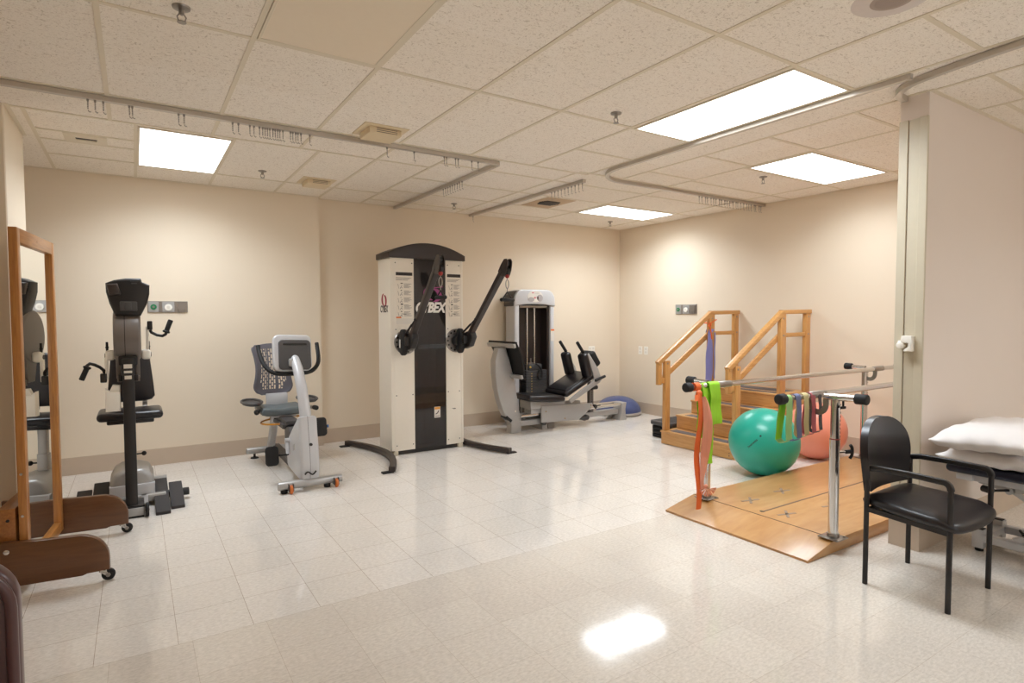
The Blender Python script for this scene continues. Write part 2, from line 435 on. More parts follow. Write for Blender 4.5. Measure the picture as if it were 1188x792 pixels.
# ------------------------------------------------------------------ ceiling lights
def ceiling_light(x0, x1, y0, y1, label, lit=True, k=1.0):
    t = thing('ceiling_light', ((x0+x1)/2, (y0+y1)/2, CEIL), label, 'ceiling light', None)
    z = CEIL-.006
    f = MB(); e = .016
    for a in ((x0-e, x1+e, y0-e, y0), (x0-e, x1+e, y1, y1+e), (x0-e, x0, y0, y1), (x1, x1+e, y0, y1)):
        f.box(*a, z-.002, CEIL, .002, 1)
    build('frame', f, M['grid'], t)
    build('diffuser', MB().box(x0, x1, y0, y1, z, CEIL-.001), M['lamp'] if lit else M['lens_off'], t)
    if lit:
        L = bpy.data.lights.new('lamp_tubes', 'AREA'); L.shape = 'RECTANGLE'; L.size = x1-x0-.02; L.size_y = y1-y0-.02
        L.energy = LAMP_W*k; L.color = (.87, .955, 1.04); L.spread = radians(SPREAD)
        o = bpy.data.objects.new('lamp_tubes', L); COL.objects.link(o); o.parent = t; o.location = (0, 0, -.0085)
ceiling_light(.065, .635, 4.845, 6.01, 'lit ceiling light over the arm exerciser, near the back left of the room', k=.45)
ceiling_light(2.995, 3.525, 1.865, 3.025, 'largest lit ceiling light, above the near end of the parallel bars', k=.60)
ceiling_light(4.745, 5.865, 5.275, 5.81, 'farthest lit ceiling light, in the back right corner of the room', k=.47)
ceiling_light(4.63, 5.82, 2.715, 3.275, 'lit ceiling light beside the right wall, beyond the white partition', k=.32)
ceiling_light(.535, 1.085, 1.86, 3.0, 'switched-off ceiling light with a blank beige lens', lit=False)
ceiling_light(4.64, 5.80, -.97, -.45, 'added ceiling light, out of view over the treatment table behind the camera', k=.40)  # extra lamp, added out of view to lift the overall brightness
ceiling_light(.52, 1.10, -2.4, -1.2, 'added ceiling light, out of view behind the camera on the left', k=.40)  # second unseen lamp, added for more light in the room

# ------------------------------------------------------------------ curtain tracks
ZT = CEIL-.018
def track(pts, label):
    t = build('curtain_track', MB().bar(pts, .034, .03), M['track'], None, origin=pts[0], smooth=30)
    tag(t, label, 'curtain track'); return t
def arc(cx, cy, r, a0, a1, n=10):
    return [(cx+r*cos(radians(a0+(a1-a0)*k/n)), cy+r*sin(radians(a0+(a1-a0)*k/n)), ZT) for k in range(n+1)]
track([(-2.9, 4.29, ZT), (2.60, 4.29, ZT)] + arc(2.60, 4.33, .04, -90, 0, 4) + [(2.64, 6.68, ZT)],
      'long L-shaped curtain track from the left wall across to the rear wall')
track([(3.66, 4.40, ZT), (3.66, 6.68, ZT)], 'short straight curtain track ending at the back wall between the other two tracks')
track([(3.585, 1.55, ZT), (3.585, 3.82, ZT)] + arc(3.985, 3.84, .40, 180, 90) + [(6.26, 4.24, ZT)],
      'curtain track with a rounded corner beside the largest ceiling light, ending at the right wall')
track([(3.57, -3.1, ZT)] + [tuple(q) for q in smooth_path([(3.59, .6, ZT), (3.600, 1.075, ZT), (3.630, 1.322, ZT), (3.655, 1.469, ZT), (3.69, 1.59, ZT), (3.75, 1.672, ZT), (3.83, 1.722, ZT), (3.935, 1.735, ZT)], 4)],
      'curtain track above the chair, curving in to the end of the partition')
# track carriers with bead chains
def hook_mesh(l):
    b = MB(); b.box(-.006, .006, -.006, .006, -.014, 0, .002, 1)
    for k in range(int(l/.009)): b.sphere((0, 0, -.018-k*.009), .0042, 4)
    b.tube([(0, 0, -.014-l), (.004, 0, -.022-l), (.010, 0, -.026-l), (.013, 0, -.020-l)], .0022, 5)
    return b
hk = build('curtain_hook', hook_mesh(.05), M['steel'], None, origin=(0, 0, 0))
first = True
def hook(x, y, label, group, rot=0):
    global first
    o = hk if first else hk.copy()
    if not first: COL.objects.link(o)
    first = False
    o.location = (x, y, ZT-.014); o.rotation_euler = (0, 0, rot)
    tag(o, label, 'curtain hook', group)
A1 = 'bead-chain curtain hook hanging from the track above the arm exerciser'
A2 = 'bead-chain curtain hook on the long track near its corner'
for x in (-.20, -.165, -.125, .005, .02, .265, .295, .575, .61, .68, .705, .74, .76, .775, .79, .805, .825, .84, .855, .87, .89, .94, .955, .975, .99, 1.01, 1.07):
    hook(x, 4.29, A1, 'curtain hooks above the arm exerciser')
for x in (1.64, 1.86, 2.12, 2.14, 2.22, 2.245, 2.37, 2.43): hook(x, 4.29, A2, 'curtain hooks near the corner of the long track')
for k in range(9): hook(2.64, 4.97+k*.05, 'bead-chain curtain hook on the branch of track running to the back wall', 'curtain hooks on the branch track')
for k in range(10): hook(3.66, 4.43+k*.055, 'bead-chain curtain hook at the free end of the short straight track', 'curtain hooks on the short track')
hook(3.66, 6.6, 'lone bead-chain hook at the back wall end of the short straight track', None)
for k in range(24): hook(5.12+k*.047+random.uniform(-.012, .012), 4.24, 'bead-chain curtain hook on the track end by the right wall', 'curtain hooks by the right wall')

# ------------------------------------------------------------------ sprinklers, vents, speaker
def sprinkler(x, y, label):
    t = thing('fire_sprinkler', (x, y, CEIL), label, 'fire sprinkler')
    Mx = Matrix.Translation((x, y, CEIL))
    build('escutcheon', MB().lathe([(0, 0), (.036, 0), (.034, -.007), (.016, -.012), (0, -.012)], 24, Mx), M['steel'], t)
    b = MB().lathe([(0, -.012), (.011, -.012), (.011, -.03), (.006, -.034), (0, -.034)], 16, Mx)
    for s in (-1, 1):
        b.tube([(x+s*.009, y, CEIL-.03), (x+s*.017, y, CEIL-.042), (x+s*.013, y, CEIL-.055), (x, y, CEIL-.062)], .003, 8)
    build('sprinkler_body', b, M['steel'], t)
    d = MB().lathe([(0, -.062), (.018, -.062), (.018, -.065), (0, -.066)], 20, Mx)
    build('deflector', d, M['steel'], t)
for x, y, l in ((.20, 2.90, 'fire sprinkler at the top left, beside the switched-off light'),
                (1.0, 5.70, 'fire sprinkler beside the back left light'),
                (3.16, 6.15, 'fire sprinkler between the two tracks at the back wall'),
                (2.66, 2.88, 'fire sprinkler beside the corner of the largest ceiling light'),
                (5.04, 3.43, 'fire sprinkler in front of the right wall light'),
                (5.59, 6.16, 'fire sprinkler behind the farthest ceiling light')): sprinkler(x, y, l)
# slot diffuser
t = thing('air_vent', (-.27, 5.39, CEIL), 'small ceiling air vent with one open slot, left of the back left light', 'air vent')
build('vent_plate', MB().box(-.40, -.14, 5.27, 5.49, CEIL-.006, CEIL, .003), M['grid'], t)
g = MB(); g.box(-.33, -.20, 5.35, 5.38, CEIL-.0075, CEIL-.005); build('slot', g, M['black'], t)
build('slot_blade', MB().box(-.325, -.205, 5.385, 5.42, CEIL-.014, CEIL-.006, .004), M['grid'], t)
def box_vent(x0, x1, y0, y1, label):
    t = thing('ceiling_diffuser', ((x0+x1)/2, (y0+y1)/2, CEIL), label, 'air diffuser')
    build('flange', MB().box(x0, x1, y0, y1, CEIL-.006, CEIL, .003), M['white_vent'], t)
    i = .045
    b = MB(); z0, z1 = CEIL-.006, CEIL-.05
    b.prism([(x0+i, y0+i), (x1-i, y0+i), (x1-i, y1-i), (x0+i, y1-i)], 2, z1, z0, .006)
    build('drop_plate', b, M['white_vent'], t)
    s = MB()
    for k in range(3): s.box(x0+i+.05, x1-i-.03, y0+i-.0015, y0+i, z1+.009+k*.012, z1+.013+k*.012)
    build('louvre', s, M['grey_brown'], t)
M['white_vent'] = plain('cream_vent_enamel', (222, 204, 172), .45, var=.02)
box_vent(1.34, 1.66, 3.90, 4.20, 'square cream box diffuser standing proud of the ceiling above the bike')
box_vent(1.36, 1.67, 5.70, 6.00, 'square cream box diffuser farther back, by the step in the rear wall')
t = thing('return_vent', (4.06, 5.52, CEIL), 'dark louvred ceiling vent with a dusty ring, near the farthest light', 'air vent')
build('dusty_panel', MB().box(3.86, 4.26, 5.26, 5.80, CEIL-.004, CEIL, .002), plain('dusty_tile', (200, 176, 148), .9, var=.12, scale=8), t)
s = MB()
for k in range(7):
    s.box(3.93+.012*abs(k-3), 4.19-.012*abs(k-3), 5.42+k*.03, 5.435+k*.03, CEIL-.014, CEIL-.002, .002, 1, )
build('louvre', s, M['brown_black'], t)
t = thing('ceiling_speaker', (2.69, 1.245, CEIL), 'round grey ceiling speaker at the top edge, right of centre', 'speaker')
Mx = Matrix.Translation((2.69, 1.245, CEIL))
build('rim', MB().lathe([(.088, -.006), (.14, -.005), (.15, 0), (.088, 0)], 48, Mx), plain('speaker_rim', (214, 204, 198), .5), t)
m, nt, b = nodes('perforated_grille'); v = objco(nt)
vo = nt.nodes.new('ShaderNodeTexVoronoi'); nt.links.new(v, vo.inputs[0]); vo.inputs['Scale'].default_value = 220; vo.inputs['Randomness'].default_value = 0
nt.links.new(mix_rgb(nt, ramp(nt, vo.outputs[0], [(.3, 0), (.4, 1)]), lin((90, 80, 76)), lin((165, 148, 138))), b.inputs['Base Color'])
build('grille', MB().lathe([(0, -.008), (.06, -.008), (.09, -.005), (.09, -.001), (0, -.001)], 48, Mx), m, t)

# ------------------------------------------------------------------ wall fittings
def gas_panel(P, label):
    """P(u, z, d): u along the wall, d out of the wall"""
    t = thing('medical_outlet_panel', P(.5, .5, 0), label, 'wall outlet')
    def bx(mb, u0, u1, z0, z1, d0, d1, bev=.002):
        a, c = P(u0, z0, d0), P(u1, z1, d1)
        return mb.box(min(a[0], c[0]), max(a[0], c[0]), min(a[1], c[1]), max(a[1], c[1]), min(a[2], c[2]), max(a[2], c[2]), bev, 1)
    build('back_plate', bx(MB(), 0, 1, 0, 1, 0, .012), M['steel'], t)
    build('cover_plate', bx(bx(MB(), .02, .27, .04, .96, .012, .015), .36, .66, .04, .96, .012, .015), M['silver'], t)
    def disc(u, z, r, d0, d1, mat, name, par):
        a, c = Vector(P(u, z, d0)), Vector(P(u, z, d1))
        return build(name, MB().cyl(a, c, r, 24), mat, par)
    s = disc(.145, .48, .026, .015, .022, M['green_gas'], 'oxygen_socket', t); s['label'] = 'green socket'
    disc(.145, .48, .011, .022, .026, M['steel'], 'socket_core', s)
    s = disc(.51, .46, .032, .015, .024, M['white_plastic'], 'vacuum_socket', t); s['label'] = 'round white socket'
    disc(.51, .46, .014, .024, .028, M['paper'], 'socket_core', s)
    s = build('slide_bracket', bx(bx(bx(MB(), .74, .94, .12, .88, .012, .02), .76, .80, .05, .3, .02, .026), .88, .92, .05, .3, .02, .026), M['steel'], t)
gas_panel(lambda u, z, d: (.106+.337*u, YL-d, 1.478+.108*z), 'steel medical outlet panel on the back wall behind the arm exerciser')
gas_panel(lambda u, z, d: (XR-d, 5.58-.36*u, 1.456+.13*z), 'steel medical outlet panel on the right wall, left of the stairs')
def outlet(P, n, label):
    t = thing('wall_socket', P(.5, .5, 0), label, 'wall socket')
    def bx(mb, u0, u1, z0, z1, d0, d1):
        a, c = P(u0, z0, d0), P(u1, z1, d1)
        return mb.box(min(a[0], c[0]), max(a[0], c[0]), min(a[1], c[1]), max(a[1], c[1]), min(a[2], c[2]), max(a[2], c[2]), .002, 1)
    build('cover_plate', bx(MB(), 0, 1, 0, 1, 0, .006), M['white_plastic'], t)
    for k in range(n):
        u = (k+.5)/n
        for z in (.3, .7):
            build('receptacle', bx(bx(MB(), u-.5/n*.5, u+.5/n*.5, z-.13, z+.13, .006, .008), u-.02, u+.02, z-.05, z+.05, .0085, .009), M['paper'], t)
outlet(lambda u, z, d: (5.655+.125*u, YB-d, .868+.118*z), 2, 'double ivory wall socket on the back wall above the leg press')
outlet(lambda u, z, d: (XR-d, 6.29-.075*u, .868+.118*z), 1, 'ivory wall socket on the right wall, nearer the room corner')
outlet(lambda u, z, d: (XR-d, 6.175-.075*u, .868+.118*z), 1, 'ivory wall socket on the right wall, nearer the stairs')
# latch on the partition end
t = thing('wall_hook', (3.93, 1.69, 1.27), 'white plastic curtain tieback latch on the end of the partition', 'wall hook')
build('bracket', MB().prism([(1.650, 1.305), (1.706, 1.305), (1.712, 1.268), (1.704, 1.262), (1.668, 1.262), (1.668, 1.240), (1.684, 1.226), (1.70, 1.212), (1.650, 1.212)], 0, 3.896, 3.940, .003), M['white_plastic'], t)
build('catch', MB().cyl((3.892, 1.714, 1.247), (3.944, 1.714, 1.247), .020, 20, .004).box(3.905, 3.94, 1.698, 1.73, 1.235, 1.275, .005), M['white_plastic'], t)
# ------------------------------------------------------------------ posture mirror
def caster(parent, x, y, ztop, r=.032):
    c = build('caster', MB().box(x-.016, x+.016, y-.02, y+.02, ztop-.012, ztop, .003).prism([(x-.022, ztop-.01), (x+.012, ztop-.01), (x+.03, r+.004), (x+.016, r-.008)], 1, y-.016, y+.016, .003).cyl((x, y, ztop-.01), (x, y, ztop+.01), .01, 12), M['chrome'], parent)
    build('wheel', MB().cyl((x+.02, y-.0115, r), (x+.02, y+.0115, r), r, 28, .006), M['black_matte'], c)
    build('hub', MB().cyl((x+.02, y-.0175, r), (x+.02, y+.0175, r), .011, 16), M['steel'], c)
t = thing('posture_mirror', (-.50, 3.895, 0), 'tall oak-framed posture mirror standing on two brown boards with casters', 'mirror')
X0, X1 = -.532, -.494; y0, y1, z0, z1 = 3.895, 4.645, .085, 1.892; sw = .05
def stile(a0, a1, b0, b1): return MB().box(X0, X1, a0, a1, b0, b1, .004)
build('stile', stile(y0, y0+sw, z0, z1), M['wood_frame'], t); build('stile', stile(y1-sw, y1, z0, z1), M['wood_frame'], t)
wf = wood('oak_mirror_rail', (196, 136, 70), (160, 102, 48), axis=1)
build('top_rail', MB().box(X0, X1, y0+sw, y1-sw, z1-.075, z1, .004).cyl((X1-.001, 4.265, z1-.035), (X1+.0015, 4.265, z1-.035), .004, 10), wf, t)
build('bottom_rail', MB().box(X0, X1, y0+sw, y1-sw, z0, z0+.06, .004), wf, t)
build('glass', MB().box(X0+.012, X0+.018, y0+sw-.008, y1-sw+.008, z0+.05, z1-.068), M['mirror'], t)
build('backing', MB().box(X0+.004, X0+.0115, y0+sw-.008, y1-sw+.008, z0+.05, z1-.068), M['wood_board'], t)
def foot_board(ya, yb, tip):
    pts = [(-.80, .065), (-.80, .30)]
    bx0 = tip; R = .14; top = .268
    pts += [(-.45, top+.004)]
    for k in range(11):
        a = pi/2-k*pi/20
        pts.append((bx0-R+R*cos(a), top-R+.0+R*sin(a)))
    pts += [(bx0, .062), (bx0-.10, .058), (bx0-.12, .05), (bx0-.45, .05), (-.70, .05), (-.72, .062)]
    b = build('base_board', MB().prism(pts, 1, ya, yb, .003), M['wood_board'], t)
    caster(t, tip-.028, (ya+yb)/2, .064); caster(t, -.76, (ya+yb)/2, .066)
    return b
b1 = foot_board(3.855, 3.893, -.142); b2 = foot_board(4.65, 4.688, -.150)
build('screw', MB().cyl((-.575, 3.855, .235), (-.575, 3.849, .235), .013, 16, .002), M['chrome'], b1)
build('cross_bar', MB().box(-.62, -.545, 3.894, 4.65, .265, .445, .004), wood('pine_cross_bar', (170, 112, 58), (140, 86, 42), axis=1), t)
build('knot_bolt', MB().cyl((-.575, 3.894, .385), (-.575, 3.890, .385), .008, 12), M['black'], t)
g = MB()
for z in (.4, .62): g.cyl((X1-.02, y0-.001, z), (X1-.02, y0-.004, z), .007, 12)
build('screw', g, M['chrome'], t)

t.rotation_euler = (0, 0, radians(-6.2))

# ------------------------------------------------------------------ upper body ergometer (arm exerciser)
ax = -.048
t = thing('arm_exerciser', (ax, 5.2, 0), 'upright arm exerciser with crank handles, black console and black seat, seen from its front', 'exercise machine')
build('base_frame', MB().box(ax-.10, ax+.075, 4.92, 5.12, .012, .07, .008).box(ax-.07, ax+.06, 5.1, 5.95, .02, .07, .006).box(ax+.055, ax+.10, 4.96, 5.25, .03, .085, .008)
      .box(ax-.28, ax+.22, 5.19, 5.24, .035, .085, .008).box(ax-.25, ax+.25, 5.9, 5.96, .0, .05, .008), M['silver'], t)
build('base_plate', MB().box(ax-.10, ax+.075, 4.93, 5.14, .07, .086, .004).cyl((ax+.01, 4.97, .086), (ax+.01, 4.97, .09), .007, 10), M['black'], t)
build('floor_pad', MB().box(ax-.10, ax+.07, 4.925, 4.96, 0, .013).box(ax-.1, ax+.07, 5.08, 5.11, 0, .013), M['black_matte'], t)
for s in (-1, 1):
    x = ax+.003+s*.088
    w = build('transport_wheel', MB().cyl((x-.011, 4.925, .05), (x+.011, 4.925, .05), .05, 24, .006), M['black_matte'], t)
    build('wheel_bolt', MB().cyl((x-.014, 4.925, .05), (x+.014, 4.925, .05), .01, 12), M['steel'], w)
col = build('column', MB().prism([(4.955, .086), (5.06, .086), (5.18, 1.13), (5.075, 1.13)], 0, ax-.038, ax+.036, .005), M['black'], t)
g = MB()
for z, h, wd in ((1.075, .03, .052), (1.035, .017, .05), (.995, .026, .044)): g.box(ax-.002-wd/2, ax-.002+wd/2, 4.952+.115*(z-.086), 4.9605+.115*(z-.086), z-h/2, z+h/2, .001)
build('sticker', g, M['paper'], col)
# gear cover at the floor
def cover(u, v):
    a = pi*u; y = 5.20+.42*v
    k = .95+.05*sin(pi*v)
    return (ax+.004-.142*cos(a)*(1 if abs(cos(a)) < .9 else 1), y, .03+(.235*k)*min(1, (sin(a)+.0)**.35))
build('gear_cover', MB().prism([(ax-.14, .02), (ax-.14, .19), (ax-.11, .25), (ax-.06, .275), (ax+.06, .275), (ax+.115, .25), (ax+.145, .19), (ax+.145, .02)], 1, 5.25, 5.64, .035, 4), M['silver'], t)
build('cover_seam', MB().prism([(ax-.143, .02), (ax-.143, .165), (ax+.148, .165), (ax+.148, .02)], 1, 5.232, 5.30, .012), M['silver_light'], t)
# flywheel housing: rounded disc, axis along x
prof = []
for k in range(40):
    a = 2*pi*k/40; r = .205
    prof.append((5.13+r*cos(a)*(1.05 if cos(a) < 0 else .92), 1.295+r*sin(a)*(.93 if sin(a) > 0 else .9)))
hs = build('flywheel_housing', MB().prism(prof, 0, ax-.086, ax+.084, .022, 4), M['grey_brown'], t)
build('housing_seam', MB().prism([(5.13+(p[0]-5.13)*1.006, 1.295+(p[1]-1.295)*1.006) for p in prof], 0, ax-.018, ax-.0135), M['black'], hs)
build('yoke', MB().prism([(4.99, 1.19), (5.2, 1.19), (5.14, .98), (5.03, .98)], 0, ax-.075, ax-.045, .005).prism([(4.99, 1.19), (5.2, 1.19), (5.14, .98), (5.03, .98)], 0, ax+.043, ax+.073, .005)
      .box(ax-.07, ax+.07, 4.99, 5.02, .96, 1.0, .003), M['grey_brown'], t)
for a_, b_ in ((-.062, -.038), (.036, .06)): build('spacer', MB().box(ax+a_, ax+b_, 4.97, 5.03, .965, 1.01, .004), M['black'], t)
build('yoke_block', MB().box(ax-.06, ax+.06, 4.985, 5.1, 1.08, 1.15, .01), M['black'], t)
# crank hubs, arms, handles
for s in (-1, 1):
    xh = ax+.002+s*.112
    h = build('crank_hub', MB().box(xh-.03, xh+.03, 5.06, 5.14, 1.115, 1.19, .02, 4), M['white_plastic'], t)
    build('hub_cap', MB().cyl((xh+s*.03, 5.1, 1.15), (xh+s*.034, 5.1, 1.15), .017, 20), M['black'], h)
    build('lock_pin', MB().cyl((xh+s*.018, 5.1, 1.18), (xh+s*.018, 5.1, 1.25), .008, 12, .002).cyl((xh+s*.018, 5.1, 1.205), (xh+s*.018, 5.1, 1.215), .011, 12), M['black'], h)
xl, xr = ax-.13, ax+.128
build('crank_arm', MB().box(xl-.014, xl+.006, 5.075, 5.115, .975, 1.14, .006), M['white_plastic'], t)
build('crank_arm', MB().box(xr-.012, xr+.006, 5.075, 5.115, 1.18, 1.36, .006), M['white_plastic'], t)
def handle(pts, blk, grip):
    h = build('handle', MB().box(*blk, .006).tube(pts, .011, 12), M['black'], t)
    a, c = Vector(grip[0]), Vector(grip[1])
    d = (c-a).normalized()
    build('grip', MB().tube([a, a+d*.006, a+d*.012, a+d*.02, c-d*.006, c], .017, 16, scale=[1.2, 1.5, 1.5, 1, 1.05, .8]), M['black_matte'], h)
handle([(-.195, 5.09, 1.02), (-.20, 5.08, 1.045), (-.222, 5.06, 1.07), (-.25, 5.03, 1.09), (-.277, 5.02, 1.10), (-.296, 5.01, 1.085)], (-.222, -.182, 5.06, 5.12, .955, 1.02), [(-.29, 5.012, 1.082), (-.328, 5.0, .985)])
handle([(.095, 5.09, 1.335), (.105, 5.09, 1.315), (.14, 5.08, 1.295), (.175, 5.07, 1.288), (.195, 5.06, 1.30), (.205, 5.06, 1.325)], (.078, .112, 5.06, 5.12, 1.335, 1.402), [(.197, 5.06, 1.312), (.232, 5.06, 1.41)])
# console
cp = [(-.170, 1.675), (-.12, 1.698), (-.05, 1.712), (.045, 1.714), (.052, 1.688), (.098, 1.668), (.096, 1.60), (.080, 1.53), (.040, 1.442), (-.118, 1.442), (-.150, 1.53), (-.168, 1.61)]
c = build('console', MB().prism([(x, z) for x, z in cp], 1, 4.965, 5.12, .02, 3), M['black'], t)
build('speaker_pod', MB().prism([(-.165, 1.665), (-.098, 1.672), (-.078, 1.60), (-.084, 1.588), (-.148, 1.588)], 1, 4.915, 4.97, .014, 3), M['brown_black'], c)
build('vent_slot', MB().box(-.022, .03, 4.962, 4.966, 1.690, 1.694).box(-.015, .02, 4.962, 4.966, 1.672, 1.682), M['grey_dark'], c)
build('mount', MB().box(-.088, .018, 4.955, 4.97, 1.475, 1.545, .006).box(-.06, -.018, 4.95, 4.97, 1.48, 1.54, .004), M['grey_dark'], c)
build('console_neck', MB().box(ax-.05, ax+.05, 5.0, 5.1, 1.40, 1.5, .01), M['black'], t)
# the head sits back on the leaning column
for o in t.children:
    if o.name.split('.')[0] in ('flywheel_housing', 'yoke', 'spacer', 'yoke_block', 'crank_hub', 'crank_arm', 'handle', 'console', 'console_neck'):
        o.location.y += .12
# seat and seat post
build('seat', MB().box(-.262, .172, 5.36, 5.72, .635, .70, .03, 4).box(-.20, .11, 5.40, 5.7, .605, .64, .01), M['vinyl'], t)
bp = [(-.205, .77), (-.195, .745), (-.15, .735), (.05, .735), (.105, .745), (.128, .775), (.115, .93), (.095, 1.13), (.075, 1.155), (-.15, 1.155), (-.172, 1.13), (-.19, .93)]
build('backrest', MB().prism(bp, 1, 5.74, 5.80, .022, 4), M['vinyl'], t)
build('back_post', MB().bar([(-.135, 5.80, .9), (-.135, 5.79, .72), (-.135, 5.7, .64)], .035, .012, (0, 1, 0)).bar([(.055, 5.80, .9), (.055, 5.79, .72), (.055, 5.7, .64)], .035, .012, (0, 1, 0)), M['silver'], t)
p = build('seat_post', MB().box(ax-.035, ax+.035, 5.55, 5.62, .06, .40, .006).box(ax-.028, ax+.028, 5.557, 5.613, .38, .61, .004), M['silver'], t)
k = build('adjust_knob', MB().cyl((ax+.03, 5.58, .33), (ax+.075, 5.58, .33), .006, 12).sphere((ax+.085, 5.58, .33), .018, 10), M['black_matte'], p)
# storage cup
s = build('storage_pouch', MB().prism([(-.19, .755), (-.19, .925), (-.165, .90), (-.10, .895), (-.10, .755)], 1, 5.05, 5.12, .008).prism([(-.165, .90), (-.10, .895), (-.10, .94), (-.145, .945)], 1, 5.075, 5.12, .006), M['white_plastic'], t)
# foot plates
def foot_plate(x0, x1, ya, yb, za, zb, par=t):
    th = .022
    f = MB().prism([(ya, za), (yb, zb), (yb, zb+th), (ya, za+th)], 0, x0, x1, .004)
    return build('foot_plate', f, M['rubber_step'], par)
foot_plate(.094, .188, 4.90, 5.52, .0, .10); foot_plate(.194, .285, 5.0, 5.37, .0, .095)
foot_plate(-.300, -.200, 5.2, 5.63, .03, .10); foot_plate(-.400, -.306, 5.1, 5.50, .02, .085)
build('roller', MB().cyl((-.42, 5.26, .055), (.33, 5.26, .055), .03, 20, .004), M['black'], t)

# ------------------------------------------------------------------ recumbent bike
bx = 1.19
t = thing('recumbent_bike', (bx, 5.65, 0), 'silver recumbent exercise bike with mesh backrest, its console turned away', 'exercise bike')
f = build('front_foot', MB().cyl((.935, 4.95, .062), (1.452, 4.95, .062), .033, 24, .006), M['silver'], t)
for x in (1.03, 1.395):
    w = build('transport_wheel', MB().cyl((x-.012, 4.905, .036), (x+.012, 4.905, .036), .036, 24, .007), M['orange'], t)
    build('wheel_bracket', MB().box(x-.02, x-.014, 4.89, 4.95, .02, .08, .004).box(x+.014, x+.02, 4.89, 4.95, .02, .08, .004), M['grey_dark'], w)
for x in (.985, 1.33): build('rubber_foot', MB().cyl((x, 4.955, 0), (x, 4.955, .032), .028, 16, .004), M['black_matte'], t)
build('rear_foot', MB().cyl((.915, 6.38, .078), (1.47, 6.38, .078), .033, 24, .006), M['silver'], t)
for x in (.99, 1.40): build('levelling_foot', MB().lathe([(0, 0), (.04, 0), (.036, .01), (.012, .014), (.01, .05), (0, .05)], 20, Matrix.Translation((x, 6.38, 0))), M['black_matte'], t)
build('main_rail', MB().bar([(bx, 4.97, .10), (bx, 5.3, .085), (bx, 6.38, .10)], .07, .05), M['grey_dark'], t)
# drive shell (profile in y,z)
sp = [(4.945, .085), (4.93, .20), (4.94, .33), (4.975, .46), (5.0, .60), (5.035, .60), (5.10, .56), (5.24, .475), (5.36, .40), (5.44, .32), (5.47, .22), (5.45, .12), (5.40, .095), (5.05, .075)]
s = build('drive_shell', MB().prism(sp, 0, bx-.078, bx+.078, .028, 4), M['silver_light'], t)
build('shell_seam', MB().prism([(p[0]*1.0+(p[0]-5.2)*.004, p[1]+(p[1]-.3)*.004) for p in sp], 0, bx-.001, bx+.0015), M['grey_dark'], s)
build('side_window', MB().prism([(5.13, .36), (5.20, .335), (5.20, .285), (5.13, .31)], 0, bx-.0805, bx-.077, .001), M['silver'], s)
wv = [(bx-.045+.01*k, 4.9275, .135+.016*sin(k*.75)+.0016*k) for k in range(10)]
build('wave_mark', MB().bar(wv, .011, .006, (0, 1, 0)), M['ink_dark'], s)
build('rear_shroud', MB().prism([(5.40, .10), (5.62, .10), (5.66, .42), (5.50, .44), (5.42, .38)], 0, bx-.055, bx+.055, .02, 3), M['grey_dark'], t)
# mast
mp = [(bx, 5.0, .25), (bx, 5.03, .42), (bx-.0, 5.08, .62), (bx-.005, 5.16, .82), (bx-.01, 5.27, .98), (bx-.015, 5.36, 1.06), (bx-.02, 5.40, 1.085)]
mst = build('mast', MB().tube(mp, .045, 20, scale=[1.15, 1.1, 1.05, 1, .95, .85, .75]), M['silver_light'], t)
g = MB()
for z, y in ((.56, 5.003), (.375, 4.945)): g.cyl((bx+.012, y+.02, z), (bx+.012, y-.002, z), .012, 14)
build('bolt', g, M['black'], mst)
# console
R = Matrix.Translation((1.165, 5.40, 1.112)) @ Matrix.Rotation(radians(-14), 4, 'X') @ Matrix.Rotation(radians(2), 4, 'Y')
def rrect(w, h, r, n=6):
    o = []
    for cx, cy, a0 in ((w/2-r, h/2-r, 0), (-w/2+r, h/2-r, 90), (-w/2+r, -h/2+r, 180), (w/2-r, -h/2+r, 270)):
        for k in range(n+1):
            a = radians(a0+90*k/n); o.append((cx+r*cos(a), cy+r*sin(a)))
    return o
c = build('console', MB().prism(rrect(.325, .325, .05), 1, -.022, .05, .018, 4, M=R), M['silver_light'], t)
c2 = build('console_back', MB().prism([(x+.014, z-.022) for x, z in rrect(.272, .268, .035)], 1, -.045, -.018, .012, 3, M=R), M['grey_dark'], c)
build('console_slot', MB().box(-.085, .115, -.049, -.044, .062, .082, .002, 1, M=R), M['black'], c2)
build('console_screen', MB().prism(rrect(.26, .25, .02), 1, .049, .053, .001, M=R), M['black_gloss'], c)
build('console_collar', MB().box(-.045, .045, -.07, -.03, -.13, -.06, .012, 3, M=R), M['silver'], c)
hb = [(.915, 5.60, 1.175), (.917, 5.57, 1.13), (.925, 5.5, 1.06), (.945, 5.44, 1.0), (.985, 5.39, .955), (1.05, 5.37, .935), (1.165, 5.365, .932), (1.28, 5.37, .937), (1.345, 5.39, .96), (1.395, 5.44, 1.01), (1.415, 5.5, 1.07), (1.425, 5.57, 1.14), (1.427, 5.60, 1.185)]
build('handlebar', MB().tube(smooth_path(hb), .0185, 14), M['black_matte'], t)
# seat
seat = build('seat', MB().prism([(.965, .545), (.975, .515), (1.02, .50), (1.33, .50), (1.37, .52), (1.375, .55), (1.35, .575), (1.25, .57), (1.165, .562), (1.08, .57), (.985, .578)], 1, 5.80, 6.18, .018, 4), M['seat_grey'], t)
build('seat_bracket', MB().box(1.07, 1.27, 6.13, 6.17, .56, .675, .006).box(1.06, 1.29, 5.85, 6.2, .475, .505, .006), M['silver_light'], t)
